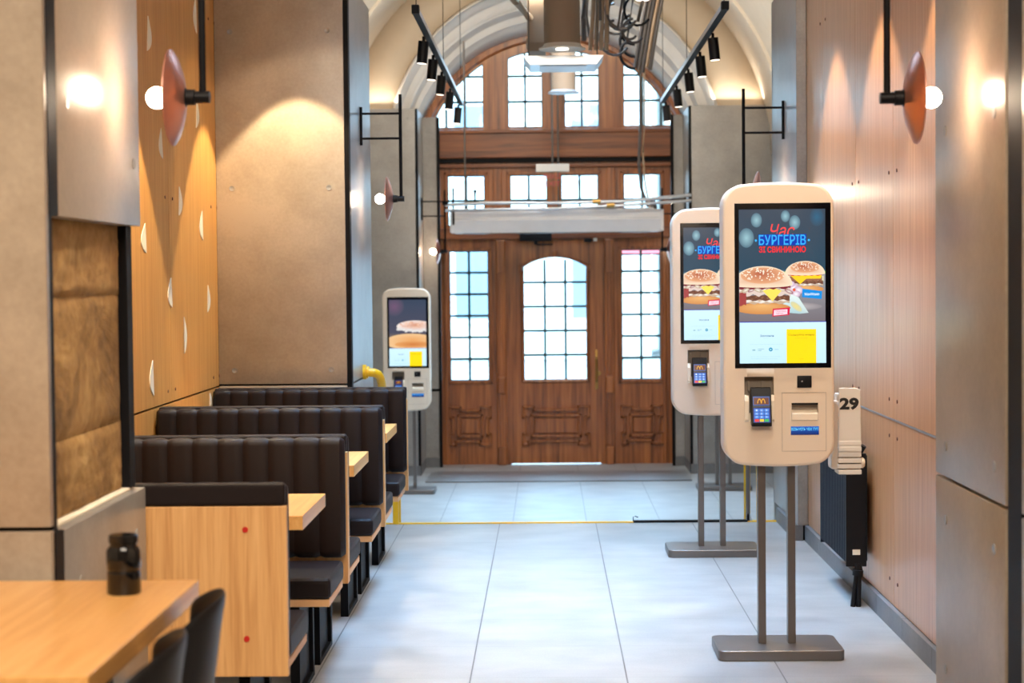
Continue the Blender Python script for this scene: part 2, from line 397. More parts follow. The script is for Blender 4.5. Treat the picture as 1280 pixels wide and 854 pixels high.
b = B().box(-1.26, -1.2, 4.50, 5.42, 0, .925, 'conc_g', .004)
for y, z in ((4.66, .77), (5.3, .80), (4.66, .3), (5.3, .3)): bolt(b, 'X', (-1.199, y, z))
b.build('lower_side_panel', PL)
# niche frame and stones
b = B().box(-1.42, -1.225, 4.44, 4.475, .93, 1.70, 'black').box(-1.42, -1.225, 5.33, 5.40, .93, 1.70, 'black', .003).build('niche_frame', PL)
B().box(-1.42, -1.225, 4.475, 5.33, .925, .934, 'pale_cream', .003).build('niche_ledge', PL)
def rubble(b, y0, y1, z0, z1, x):
    n, m_ = 18, 12; i = b.mi('stone'); g = []
    for a in range(n + 1):
        row = []
        for c in range(m_ + 1):
            e = 1 if 0 < a < n and 0 < c < m_ else 0
            row.append(b.bm.verts.new((x + e * (.005 + random.uniform(0, .008)), y0 + (y1 - y0) * a / n + random.uniform(-.004, .004) * e, z0 + (z1 - z0) * c / m_)))
        g.append(row)
    for a in range(n):
        for c in range(m_):
            f = b.bm.faces.new((g[a][c], g[a + 1][c], g[a + 1][c + 1], g[a][c + 1])); f.material_index = i; f.smooth = True
sb = B(); rubble(sb, 4.476, 5.33, .935, 1.13, -1.25); rubble(sb, 4.476, 5.33, 1.13, 1.50, -1.252); rubble(sb, 4.476, 5.33, 1.50, 1.70, -1.25); sb.build('stone_blocks', PL, recalc=False)

# --- right front pillar
PR = sempty('pillar_right', 'concrete-clad pillar with black corner joint')
B().box(1.29, 3.2, 4.90, 5.88, 0, 5, 'black').box(1.243, 3.2, 4.82, 4.96, 0, 5, 'black').build('core', PR)
b = B().box(1.243, 3.2, 4.79, 4.82, .905, 5, 'conc', .004).box(1.243, 3.2, 4.79, 4.82, 0, .895, 'conc', .004)
b.build('front_panel', PR)
b = B().box(1.24, 1.30, 4.98, 5.87, .905, 5, 'conc', .004).box(1.24, 1.30, 4.98, 5.87, 0, .895, 'conc', .004)
for y in (5.10, 5.72):
    for z in (1.0, .77, 1.98, .3): bolt(b, 'X', (1.239, y, z))
b.build('side_panel', PR)

# --- wood walls
WL = sempty('wall_left', 'amber veneer wall with leaf slots, their glow painted cream')
ys = [5.42, 7.35, 9.12, 10.45]
for a, c in zip(ys, ys[1:]):
    B().box(-1.95, -1.88, a + .002, c - .002, .935, 5, 'orange').build('upper_panel', WL)
    B().box(-1.95, -1.88, a + .002, c - .002, .09, .925, 'orange').build('lower_panel', WL)
B().box(-1.97, -1.90, 5.42, 10.45, 0, 5, 'dark').box(-1.95, -1.87, 5.42, 10.45, 0, .09, 'base').build('backing', WL)
def leaf_pts(y, z, wd, hg, tilt, flip):
    P = []
    for k in range(13):
        t = k / 12; P.append((.8 * wd * math.sin(PI * t) ** .9 * (1 - .35 * t), hg * (t - .5)))
    P = P[:]  # curved side; the straight side closes it
    c, s_ = math.cos(tilt), math.sin(tilt)
    return [(y + flip * (px - wd / 2) * c - pz * s_, z + flip * (px - wd / 2) * s_ + pz * c) for px, pz in P]
b = B()
for y, z, wd, hg, ti, fl in LEAVES if 'LEAVES' in globals() else [
    (8.75, 2.70, .13, .17, -.15, 1), (9.85, 2.96, .12, .19, .1, -1), (8.92, 2.20, .11, .15, .2, -1), (9.93, 2.43, .11, .16, -.15, 1), (9.25, 2.58, .10, .12, .1, -1),
    (9.43, 1.94, .12, .15, -.1, 1), (9.94, 1.83, .13, .16, .1, -1), (8.50, 1.73, .15, .14, .12, -1), (9.08, 1.47, .14, .15, .12, -1),
    (10.18, 1.43, .11, .15, -.12, 1), (9.5, 1.255, .10, .19, 0, 1), (8.63, 1.07, .12, .17, .08, -1), (8.2, 1.39, .13, .17, -.1, 1), (10.2, .85, .12, .11, -.1, 1),
    (7.6, 2.1, .13, .17, .1, 1), (7.3, 1.5, .13, .17, -.1, -1), (6.6, 1.8, .13, .17, .1, 1), (6.0, 1.3, .13, .17, -.1, -1)]:
    b.prism(leaf_pts(y, z, wd, hg, ti, fl), -1.885, -1.876, 'X', 'pale_cream')  # cream colour stands for the glow of leaf-shaped slots
b.build('leaf_slot_glow', WL)
def screws(b, x, seams, zs, y0=None):
    for s_ in seams:
        for z in zs:
            for dy in (-.09, .09): b.cyl((x - .003, s_ + dy, z), (x + .003, s_ + dy, z), .008, 'screw', n=10)
b = B(); screws(b, -1.88, [7.35, 9.12], [.99, .86, 1.95, 3.0]); screws(b, -1.88, [10.36], [.99, 1.95, 3.0]); b.build('screws', WL)

WR = sempty('wall_right', 'oak veneer wall panels with screws and grooves')
ys = [5.88, 7.96, 8.92, 9.95, 10.57]
for a, c in zip(ys, ys[1:]):
    B().box(1.50, 1.57, a + .002, c - .002, .91, 5, 'veneer').build('upper_panel', WR)
    B().box(1.50, 1.57, a + .002, c - .002, .095, .90, 'veneer').build('lower_panel', WR)
B().box(1.52, 1.60, 5.88, 10.57, 0, 5, 'dark').build('backing', WR)
B().box(1.498, 1.52, 5.88, 10.57, .901, .909, 'steel_l').build('groove_strip', WR)
b = B(); screws(b, 1.5, [7.96, 8.92, 9.95], [.99, .83, .20, 1.98, 2.9]); b.build('screws', WR)
bb = sempty('baseboard_right', 'dark tile baseboard')
y = 5.88
while y < 10.5:
    B().box(1.48, 1.52, y + .002, min(y + .6, 10.57) - .002, 0, .09, 'base').build('baseboard_tile', bb); y += .6

# --- middle pillars
ML = sempty('pillar_left', 'concrete pillar behind the booths')
B().box(-2.2, -1.15, 10.50, 11.75, LOW, 3.25, 'black').box(-1.16, -1.118, 10.455, 10.53, 0, 3.25, 'black').build('core', ML)
b = B().box(-1.88, -1.145, 10.45, 10.50, .94, 3.26, 'conc', .004).box(-1.88, -1.145, 10.45, 10.50, 0, .93, 'conc', .004)
for x in (-1.79, -1.235):
    for z in (1.02, 2.06, .8, 2.95): bolt(b, 'Y', (x, 10.449, z))
b.build('front_panel', ML)
b = B().box(-1.16, -1.12, 10.53, 11.75, .94, 3.26, 'conc_g', .004).box(-1.16, -1.12, 10.53, 11.75, LOW, .93, 'conc_g', .004)
b.build('side_panel', ML)
MR = sempty('pillar_right', 'concrete pillar at the head of the steps')
B().box(1.47, 2.4, 10.60, 11.70, LOW, 3.25, 'black').build('core', MR)
B().box(1.44, 1.5, 10.57, 11.68, .91, 3.26, 'conc_g', .004).box(1.44, 1.5, 10.57, 11.68, .09, .90, 'conc_g', .004).build('side_panel', MR)
B().box(1.42, 1.47, 10.57, 11.42, 0, .09, 'base').box(1.44, 2.3, 11.66, 11.70, LOW, 3.26, 'conc_g').build('baseboard', MR)
# plaster above and beside the pillars where the hall meets the vault
struct(B().box(-3.2, -1.75, 11.60, 11.72, LOW, 5, 'plaster').box(1.9, 3.2, 11.60, 11.72, LOW, 5, 'plaster').build('wall_arch'))

# --- lobby: vault, side walls, end wall with arched recess
VC, VZ, VR = .097, 2.749, 2.2
def arc(cx, cz, r, a0=0, a1=180, n=48): return [(cx + r * math.cos(math.radians(a0 + (a1 - a0) * k / n)), cz + r * math.sin(math.radians(a0 + (a1 - a0) * k / n))) for k in range(n + 1)]
def loft(b, rows, m, flip=False):
    i = b.mi(m); G = [[b.bm.verts.new(p) for p in r] for r in rows]
    for A, C in zip(G, G[1:]):
        for j in range(len(A) - 1):
            q = (A[j], A[j + 1], C[j + 1], C[j]); f = b.bm.faces.new(q[::-1] if flip else q); f.material_index = i; f.smooth = True
b = B(); rows = []
for y, r in ((11.62, 2.2), (13.4, 2.2), (13.4, 2.12), (13.75, 2.12), (13.75, 2.2), (17.3, 2.2), (17.3, 2.17), (17.36, 2.17), (17.36, 2.2), (18.6, 2.2)):
    rows.append([(x, y, z) for x, z in arc(VC, VZ, r)])
loft(b, rows, 'plaster')
o = b.build('ceiling', recalc=False); struct(o, 'cream barrel vault over the lobby')
md = o.modifiers.new('thick', 'SOLIDIFY'); md.thickness = .08; md.offset = 0
struct(B().box(-2.25, VC - VR, 11.7, 19.7, LOW, 2.76, 'conc_g').build('wall_lobby_left'))
struct(B().box(VC + VR, 2.45, 11.7, 19.7, LOW, 2.76, 'conc_g').box(VC + VR - .03, VC + VR, 11.9, 18.45, LOW, 3.2, 'conc_g').build('wall_lobby_right'))
# tympanum
OC, OZ, OR_ = .097, 2.81, 1.674
IC, IZ, IR = .08, 2.62, 1.51
b = B(); loft(b, [[(x, 18.5, z) for x, z in arc(VC, VZ, VR + .03)], [(x, 18.5, z) for x, z in arc(OC, OZ, OR_)]], 'plaster_t')
o = b.build('wall_tympanum', recalc=False); struct(o, 'beige plaster wall around the arched recess')
md = o.modifiers.new('thick', 'SOLIDIFY'); md.thickness = .06; md.offset = -1
b = B(); rows = []
for y, t in ((18.46, 0), (18.46, .0), (18.62, .06), (18.66, .12), (18.74, .12), (18.78, .32), (18.80, .38), (18.84, .32), (18.86, .45), (19.05, .55), (19.08, .75), (19.14, .75), (19.18, .85), (19.42, 1.0)):
    cx = OC + (IC - OC) * t; cz = OZ + (IZ - OZ) * t; r = OR_ + (IR - OR_) * t
    rows.append([(x, y, z) for x, z in arc(cx, cz, r)])
loft(b, rows, 'plaster_w'); o = b.build('trim_3', recalc=False); struct(o, 'stepped white plaster arch')
md = o.modifiers.new('thick', 'SOLIDIFY'); md.thickness = .05; md.offset = 0
# concrete-clad blocks either side of the entrance
def clad(name, sgn, xe1, xe2, label):
    P = sempty(name, label)
    def xb(a, c): return (min(a, c), max(a, c))
    far = -2.1 if sgn < 0 else 2.27
    k = -sgn
    B().box(*xb(far, xe1 + sgn * .03), 18.5, 19.45, LOW, 3.22, 'black').box(*xb(far, xe2 + sgn * .03), 19.29, 19.5, LOW, 3.2, 'black').build('core', P)
    for nm, z0, z1 in (('upper_panel', .37, 3.24), ('lower_panel', LOW + .1, .36)):
        bb_ = B().box(*xb(far, xe1 + sgn * .025), 18.45, 18.5, z0, z1, 'conc_g', .004)
        for x in (xe1 + sgn * .1, xe1 + sgn * .55):
            for z in (z0 + .1, z1 - .1): bolt(bb_, 'Y', (x, 18.449, z))
        bb_.build(nm, P)
        if z0 < 0: B().box(*xb(xe1, xe1 + sgn * .024), 18.455, 18.53, LOW, 3.24, 'black').box(*xb(xe2, xe2 + sgn * .028), 19.225, 19.29, LOW, 3.22, 'black').build('corner_joint', P)
        B().box(*xb(xe1, xe1 + sgn * .03), 18.53, 19.28, z0, z1, 'conc_g', .004).build('reveal_panel', P)
        B().box(*xb(xe1, xe2 + sgn * .029), 19.24, 19.285, z0, z1 - .02, 'conc_g', .004).build('inner_panel', P)
    B().box(*xb(far, xe1), 18.44, 19.3, LOW, LOW + .1, 'base').box(*xb(xe1 + sgn * .1, xe2 + sgn * .03), 19.23, 19.3, LOW, LOW + .1, 'base').build('baseboard', P)
clad('wall_left', -1, -1.285, -1.11, 'concrete wall left of the entrance')
clad('wall_right', 1, 1.44, 1.31, 'concrete wall right of the entrance')
area('cove_left', (-1.75, 18.42, 3.3), (.6, .05), 1.6, target=(-1.75, 18.5, 4.4))
area('cove_right', (1.9, 18.42, 3.3), (.6, .05), 1.6, target=(1.9, 18.5, 4.4))

# --- timber entrance screen
DY = 19.5
W_ = sempty('wall_back', 'carved dark oak entrance screen')
b = B()
pts = [(CX - 1.56, LOW), (CX + 1.56, LOW), (CX + 1.56, 2.62)] + arc(CX, 2.62, 1.56, 0, 180, 40)[1:-1] + [(CX - 1.56, 2.62)]
b.prism(pts, DY, DY + .09, 'Y', 'dwood')
plate = b.build('timber_screen', W_)
gl = 1.42
holes = [(CX - 1.12, CX - .71, .44, 1.82), (CX + .71, CX + 1.12, .44, 1.82)]
trans = [(CX - 1.13, CX - .74), (CX - .465, CX - .075), (CX + .075, CX + .465), (CX + .74, CX + 1.13)]
for a, c in trans: holes.append((a, c, 2.09, 2.62))
doorh = (CX - .478, CX + .478, LOW - .05, 1.925)
cut(plate, [(x0, x1, DY - .1, DY + .2, z0, z1) for x0, x1, z0, z1 in holes + [doorh]])
def lun_outline(x0, x1, r):
    pts = [(x0, 3.13), (x1, 3.13)]
    def top(x): return IZ + math.sqrt(max(0, r * r - (x - CX) ** 2))
    n = 14; P = []
    for k in range(n + 1):
        x = x1 + (x0 - x1) * k / n; P.append((x, max(3.131, top(x))))
    if P[0][1] < 3.14: P = P[1:]; 
    if P and P[-1][1] < 3.14: P = P[:-1]
    return pts + P
luns = [(CX - 1.30, CX - .745, 1.40), (CX - .48, CX - .12, 1.33), (CX + .12, CX + .48, 1.33), (CX + .745, CX + 1.30, 1.40)]
for x0, x1, r in luns:
    c = B().prism(lun_outline(x0, x1, r), DY - .1, DY + .2, 'Y', 'dark').build('cutter'); cut(plate, cutters=c)
# mouldings on the screen
def ridge(b, pts, y, wd=.022, dp=.018, m='dwood', cyc=True):
    K = len(pts)
    for k in range(K if cyc else K - 1):
        a, c = Vector(pts[k]), Vector(pts[(k + 1) % K])
        x0, x1 = sorted((a.x, c.x)); z0, z1 = sorted((a.y, c.y))
        b.box(x0 - wd / 2, x1 + wd / 2, y - dp, y + .002, z0 - wd / 2, z1 + wd / 2, m, .005, 1)
def carved(cx, cz, hw, hh, y):
    b = B(); e = .055; g = .035
    X0, X1, Z0, Z1 = cx - hw, cx + hw, cz - hh, cz + hh
    ridge(b, [(X0 + e, Z0 + g), (X0 + e, Z0), (X0, Z0), (X0, Z0 + 2 * e), (X0 + g, Z0 + 2 * e), (X0 + g, Z1 - 2 * e), (X0, Z1 - 2 * e), (X0, Z1), (X0 + 2 * e, Z1), (X0 + 2 * e, Z1 - g),
              (X1 - 2 * e, Z1 - g), (X1 - 2 * e, Z1), (X1, Z1), (X1, Z1 - 2 * e), (X1 - g, Z1 - 2 * e), (X1 - g, Z0 + 2 * e), (X1, Z0 + 2 * e), (X1, Z0), (X1 - 2 * e, Z0), (X1 - 2 * e, Z0 + g), (X0 + e, Z0 + g)], y, .026, .032, cyc=False)
    i_ = .09
    ridge(b, [(X0 + i_, Z0 + i_), (X1 - i_, Z0 + i_), (X1 - i_, Z1 - i_), (X0 + i_, Z1 - i_)], y, .03, .036)
    b.box(X0 + i_ + .03, X1 - i_ - .03, y - .026, y + .002, Z0 + i_ + .03, Z1 - i_ - .03, 'dwood', .006, 1)
    return b
carved(CX - .915, -.045, .215, .2, DY).build('carved_panel', W_)
carved(CX + .915, -.045, .215, .2, DY).build('carved_panel', W_)
for x0, x1, z0, z1 in holes:
    b = B(); ridge(b, [(x0 - .025, z0 - .02), (x1 + .025, z0 - .02), (x1 + .025, z1 + .02), (x0 - .025, z1 + .02)], DY, .03, .02); b.build('moulding', W_)
for s_ in (-1, 1):      # pilasters beside the door
    x = CX + s_ * .575
    b = B().box(x - .05, x + .05, DY - .05, DY, LOW, 1.94, 'dwood', .01).box(x - .022, x + .022, DY - .066, DY - .04, LOW, 1.94, 'dwood', .008)
    b.build('pilaster', W_)
    b = B().box(x - .045, x + .045, DY - .085, DY - .03, 1.58, 1.93, 'dwood', .01).box(x - .045, x + .045, DY - .085, DY - .03, .30, .48, 'dwood', .018).box(x - .045, x + .045, DY - .085, DY - .03, LOW, LOW + .19, 'dwood', .012)
    b.build('pilaster_block', W_)
for s_ in (-1, 1): B().box(CX + s_ * 1.16 - .02, CX + s_ * 1.16 + .02, DY - .03, DY, LOW, 1.94, 'dwood', .008).build('moulding', W_)
B().box(CX - 1.3, CX + 1.3, DY - .06, DY + .02, 1.945, 2.06, 'dwood_h', .01).build('door_lintel', W_)
B().box(CX - 1.35, CX + 1.35, DY - .07, DY + .02, 2.80, 3.09, 'dwood_h', .012).box(CX - 1.35, CX + 1.35, DY - .10, DY + .02, 3.06, 3.10, 'dwood_h', .01).build('transom_beam', W_)
B().box(CX - 1.3, CX + 1.3, DY - .045, DY, 2.755, 2.80, 'black').box(CX - 1.3, CX + 1.3, DY - .06, DY + .02, 2.70, 2.735, 'dwood_h', .006).build('shadow_rail', W_)
for x in (-.6, 0, .6): B().box(CX + x - .045, CX + x + .045, DY - .03, DY, 2.07, 2.70, 'dwood', .008).build('mullion_post', W_)
b = B(); rr_ = [[(x, DY - .07, z) for x, z in arc(CX, IZ, 1.53, 15, 165)], [(x, DY - .07, z) for x, z in arc(CX, IZ, 1.435, 15, 165)], [(x, DY - .02, z) for x, z in arc(CX, IZ, 1.415, 15, 165)]]
loft(b, rr_, 'dwood'); o = b.build('arch_moulding', W_)
# windows
wn = [0]
def window(x0, x1, z0, z1, nx, ny, outline=None, vx=None, hz=None, label=None):
    wn[0] += 1; P = sempty('window_%d' % wn[0], label)
    ol = outline or [(x0, z0), (x1, z0), (x1, z1), (x0, z1)]
    B().prism(ol, DY + .045, DY + .049, 'Y', 'glass').build('pane', P)
    b = B(); t = .013
    for x in (vx if vx is not None else [x0 + (x1 - x0) * k / nx for k in range(1, nx)]):
        zt = z1
        if outline: zt = IZ + math.sqrt(max(0, outline_r ** 2 - (x - CX) ** 2))
        b.box(x - t, x + t, DY + .03, DY + .06, z0, zt, 'glaze')
    for z in (hz if hz is not None else [z0 + (z1 - z0) * k / ny for k in range(1, ny)]):
        a, c = x0, x1
        if outline:
            lim = math.sqrt(max(0, outline_r ** 2 - (z - IZ) ** 2)); a = max(x0, CX - lim); c = min(x1, CX + lim)
            if c <= a: continue
        b.box(a, c, DY + .03, DY + .06, z - t, z + t, 'glaze')
    K = len(ol)
    for k in range(K):
        p, q = ol[k], ol[(k + 1) % K]
        if math.dist(p, q) > .01: b.cyl((p[0], DY + .045, p[1]), (q[0], DY + .045, q[1]), .009, 'glaze', n=6)
    b.build('glazing_bars', P); return P
window(*holes[0], 2, 6, label='tall side window left of the door'); window(*holes[1], 2, 6, label='tall side window right of the door')
for a, c in trans: window(a, c, 2.09, 2.62, 2, 2)
for x0, x1, r in luns:
    outline_r = r
    side = abs((x0 + x1) / 2 - CX) > .7
    s_ = 1 if x0 > CX else -1
    vx = [CX + s_ * .94, CX + s_ * 1.14] if side else [(x0 + x1) / 2]
    window(x0, x1, 3.13, 4.1, 1, 1, outline=lun_outline(x0, x1, r), vx=vx, hz=[3.40, 3.67])
# the door leaf
D = sempty('door_1', 'carved oak door with an arched glazed light', (CX - .485, DY - .02, LOW))
ox, oz = .485, -LOW
leaf = B().box(-.008, .978, 0, .055, .012, 1.925 + oz, 'dwood').build('leaf', D)
def arch_ol(hw, z0, zs, rise, n=12):
    R = (hw * hw + rise * rise) / (2 * rise); a = math.asin(hw / R)
    return [(ox - hw, z0), (ox + hw, z0)] + [(ox + R * math.sin(a - 2 * a * k / n), zs + rise - R + R * math.cos(a - 2 * a * k / n)) for k in range(n + 1)]
ol = arch_ol(.328, .45 + oz, 1.645 + oz, .10)
c = B().prism(ol, -.1, .2, 'Y', 'dark').build('cutter', D); cut(leaf, cutters=c)
B().prism(ol, .03, .034, 'Y', 'glass').build('pane', D)
b = B()
for k in (1, 2): b.box(ox - .328 + .656 * k / 3 - .013, ox - .328 + .656 * k / 3 + .013, .015, .05, .45 + oz, 1.72 + oz, 'glaze')
for k in range(1, 5):
    z = .45 + oz + 1.03 * k / 4; b.box(ox - .328, ox + .328, .015, .05, z - .013, z + .013, 'glaze') if k < 5 else None
b.build('glazing_bars', D)
b = B(); oo = arch_ol(.35, .43 + oz, 1.65 + oz, .11); K = len(oo)
for k in range(K):
    p, q = oo[k], oo[(k + 1) % K]; b.cyl((p[0], -.004, p[1]), (q[0], -.004, q[1]), .016, 'dwood', n=8)
b.box(ox - .03, ox + .03, -.03, .01, 1.745 + oz, 1.82 + oz, 'dwood', .01)
for s_ in (-1, 1): b.box(ox + s_ * .36 - .025, ox + s_ * .36 + .025, -.028, .01, 1.60 + oz, 1.67 + oz, 'dwood', .01)
b.build('arch_moulding', D)
carved(ox, -.045 + oz, .35, .2, 0).build('carved_panel', D)
b = B().box(.905, .935, -.012, 0, .80, 1.22, 'brass', .006).tube([(.92, -.01, 1.14), (.92, -.055, 1.12), (.92, -.06, 1.0), (.92, -.055, .90), (.92, -.01, .88)], .009, 'brass').cyl((.945, 0, .97), (.945, -.03, .97), .022, 'brass')
b.build('door_handle', D)
cl = B().box(CX - .37, CX - .03, DY - .13, DY - .06, 1.915, 2.01, 'blackp', .01).cyl((CX - .2, DY - .10, 1.88), (CX - .2, DY - .10, 1.93), .02, 'blackp').box(CX - .2, CX - .02, DY - .115, DY - .095, 1.875, 1.89, 'blackp', .003)
tag(cl.build('door_closer'), 'dark grey door closer box over the oak door', 'door closer')
t = thing('door_sensor', 'small black sensor with a white end above the door', 'sensor', (CX + .36, DY - .1, 1.90))
B().box(-.05, .03, -.0, .04, 0, .045, 'blackp', .006).build('sensor_body', t); B().box(.05, .09, -.0, .04, .01, .045, 'whitep', .005).box(.03, .05, .01, .03, .015, .03, 'blackp').build('sensor_cap', t)
# closing masonry behind the arch
b = B().box(-3.2, 3.2, DY + .1, DY + .3, LOW, 5.1, 'plaster'); o = b.build('wall_facade')
c = B().prism([(CX - 1.5, LOW - .2), (CX + 1.5, LOW - .2), (CX + 1.5, 2.62)] + arc(CX, 2.62, 1.5, 0, 180, 30)[1:-1] + [(CX - 1.5, 2.62)], DY - .1, DY + .6, 'Y', 'dark').build('cutter'); cut(o, cutters=c); struct(o)
# entrance mat
tag(B().box(-1.20, 1.40, 17.80, 18.70, LOW, LOW + .012, 'mat', .003).build('entrance_mat'), 'wide ribbed metal entrance mat inside the door', 'mat')

# ================================================================== BOOTHS
XR = -.79
def channels(x0, x1, path, cw=.098, dep=.010, m='leather', closed=True):
    """cushion swept along X; path = outline points (y,z); vertical channel grooves pull the outline in"""
    b = B(); i = b.mi(m); L = x1 - x0; n = max(1, round(L / cw)); sub = 6; cols = []
    cy = sum(p[0] for p in path) / len(path); cz = sum(p[1] for p in path) / len(path)
    for k in range(n * sub + 1):
        u = k / sub; fr = u - math.floor(u); g = dep * (abs(2 * fr - 1) ** 5)
        e = 1 if 0 < k < n * sub else 0
        col = []
        for y, z in path:
            dy = cy - y; dz = cz - z; l = math.hypot(dy, dz)
            gy = max(-1, min(1, dy / .03)); gz = max(-1, min(1, dz / .2)) * .6
            s_ = g + (0 if e else .012)
            col.append(b.bm.verts.new((x0 + L * k / (n * sub), y + gy * s_, z + gz * s_)))
        cols.append(col)
    K = len(path)
    for A, C in zip(cols, cols[1:]):
        for j in range(K):
            f = b.bm.faces.new((A[j], A[(j + 1) % K], C[(j + 1) % K], C[j])); f.material_index = i; f.smooth = True
    for c_ in (cols[0], cols[-1]):
        f = b.bm.faces.new(c_); f.material_index = i
    return b
def cush_path(y0, y1, z0, z1, r):
    return rrect(y0, y1, z0, z1, r, 4)
def bench_proto(name, label, wood_back=True, thick=.115):
    """seat towards -Y, backrest front face at y=0, back at +thick; x=0 at the aisle end"""
    t = thing(name, label, 'booth bench')
    L = -1.08
    B().box(L, -.01, -.43, .0, .345, .372, 'edge', .003).build('seat_board', t)
    B().box(L, -.004, -.44, -.002, .373, .452, 'leather', .022, 3).build('seat_cushion', t)
    B().box(L, .004, .075, .075 + .028, .345, .86, 'oak', .003).build('back_panel', t)
    channels(L, 0, cush_path(.0, .074, .455, .925, .03)).build('back_cushion', t)
    B().box(L, 0, .0751, .075 + .03, .861, .93, 'leather', .012, 3).build('top_roll', t)
    for x in (-.16, -.86):
        b = B()
        b.box(x, x + .035, -.40, -.36, 0, .345, 'black', .002).box(x, x + .035, -.02, .02, 0, .345, 'black', .002).box(x, x + .035, -.40, .02, 0, .02, 'black').box(x, x + .035, -.40, .02, .32, .345, 'black')
        b.box(x + .012, x + .02, -.39, .01, .02, .32, 'black')
        b.build('leg', t)
    for z in (.46, .79):
        for x in (-.12, -.95): B().cyl((x, .102, z), (x, .106, z), .009, 'red', n=12).build('screw_cap', t)
    return t
bp = bench_proto('booth_bench', 'x')
GB = 'booth benches along the amber wall'
# facing the camera: seat towards -Y.  turned benches: rotated by pi (x=0 end then must stay at the aisle)
def mirror_proto(src):
    """bench whose seat is towards +Y: mirror each part in Y"""
    t = thing('booth_bench', 'x', 'booth bench')
    for ch in src.children:
        me = ch.data.copy()
        for v in me.vertices: v.co.y = -v.co.y
        me.flip_normals(); o = bpy.data.objects.new(ch.name.split('.')[0], me); COL.objects.link(o); o.parent = t
    return t
bq = mirror_proto(bp)
bq.location = (XR, 5.56, 0); bq['label'] = 'nearest booth bench, bare oak back with red screw caps, beside the stone niche pillar'; bq['group'] = GB
bp.location = (XR, 7.05, 0); bp['label'] = 'largest black channelled backrest, across the first small table from the bare oak back'; bp['group'] = GB
dup(bq, (XR, 7.26, 0), label='bench facing the door, only seat end showing, back to back with the largest black backrest')
dup(bp, (XR, 8.68, 0), label='black channelled bench behind the second small table, second of the outward facing row')
dup(bq, (XR, 8.89, 0), label='third bench facing the door, seat end showing right before the last small table')
dup(bp, (XR, 10.17, 0), label='last black channelled bench, set against the concrete pillar beside the yellow pipe')
tp = thing('booth_table', 'small oak booth table nearest the foreground, between the first two benches', 'table', (XR - .03, 6.39, 0), 0, 'oak booth tables')
B().box(-1.05, 0, -.315, .315, .702, .75, 'oak_t', .002).build('table_top', tp)
B().box(-.75, -.25, -.18, .18, .69, .702, 'black').build('bracket', tp)
B().cyl((-.5, 0, .012), (-.5, 0, .70), .035, 'black').build('leg', tp)
B().box(-.72, -.28, -.16, .16, 0, .012, 'black', .004).build('foot_plate', tp)
B().lathe([(.0005, 0), (.012, 0), (.012, .002), (.0005, .002)], 'steel_d', 16, Matrix.Translation((-.11, .04, .75))).build('table_badge', tp)
dup(tp, (XR - .03, 8.02, 0), label='second oak booth table counted from the foreground, above the middle benches')
dup(tp, (XR - .03, 9.60, 0), label='farthest oak booth table, before the last black bench')

# ================================================================== FOREGROUND TABLE, JAR, CHAIRS
t = thing('dining_table', 'large oak dining table in the foreground with a black jar on it', 'table', (-1.6, 3.78, 0))
B().box(-.75, .77, -.525, .525, .785, .83, 'oak_t', .003).build('table_top', t)
for x in (-.65, .55):
    for y in (-.45, .45): B().box(x - .025, x + .025, y - .025, y + .025, 0, .785, 'black', .003).build('leg', t)
for y in (-.45, .45): B().box(-.65, .55, y - .01, y + .01, .73, .785, 'black').build('apron', t)
t = thing('jar', 'black ribbed jar with a narrower lid on the foreground table', 'jar', (-.965, 4.12, .83))
B().lathe([(.0005, 0), (.036, 0), (.039, .004), (.039, .05), (.036, .053), (.0385, .057), (.0395, .075), (.0395, .098), (.034, .108), (.0005, .108)], 'jar', 12).build('jar_body', t)
B().lathe([(.0005, .108), (.031, .108), (.031, .116), (.034, .118), (.034, .132), (.031, .135), (.0005, .135)], 'jar', 12).build('lid', t)

def shell_chair(label, loc, rz):
    """moulded shell chair; faces +X locally (front), back at -x"""
    t = thing('dining_chair', label, 'chair', loc, rz, 'black shell chairs at the foreground table')
    b = B(); i = b.mi('blackp'); rows = []
    nu, nv = 16, 16
    prof = [(.24, .455), (.20, .452), (.12, .442), (.02, .438), (-.08, .442), (-.15, .455), (-.19, .49), (-.21, .54), (-.222, .60), (-.232, .66), (-.240, .72), (-.248, .775), (-.258, .82)]
    for k, (x, z) in enumerate(prof):
        s_ = k / (len(prof) - 1); hw = .215 if s_ < .5 else .215 - .03 * (s_ - .5)
        row = []
        for j in range(nu + 1):
            u = -1 + 2 * j / nu; lift = .03 * abs(u) ** 3
            if s_ > .45:  # backrest wraps forward at the sides, its rim curves down
                f = (s_ - .45) / .55; xx = x + .09 * abs(u) ** 2.2 * (.5 + .5 * f); zz = z - .05 * (abs(u) ** 3) * f
            else: xx = x; zz = z + lift
            row.append(b.bm.verts.new((xx, u * hw * (1 - .05 * abs(u) * 0), zz)))
        rows.append(row)
    for A, C in zip(rows, rows[1:]):
        for j in range(nu):
            f = b.bm.faces.new((A[j], A[j + 1], C[j + 1], C[j])); f.material_index = i; f.smooth = True
    o = b.build('shell', t); md = o.modifiers.new('thick', 'SOLIDIFY'); md.thickness = .012; md.offset = 0
    md = o.modifiers.new('soft', 'SUBSURF'); md.levels = md.render_levels = 1
    for sx, sy in ((1, 1), (1, -1), (-1, 1), (-1, -1)):
        B().cyl((sx * .10, sy * .12, .435), (sx * .21, sy * .20, 0), .014, 'black', .009).build('leg', t)
    return t
shell_chair('black shell chair at the far corner of the foreground table', (-.955, 3.88, 0), math.radians(186)).scale = (1, 1, 1.06)
shell_chair('black shell chair lower in the photo, at the near end of the foreground table', (-.95, 3.43, 0), math.radians(184)).scale = (1, 1, 1.06)

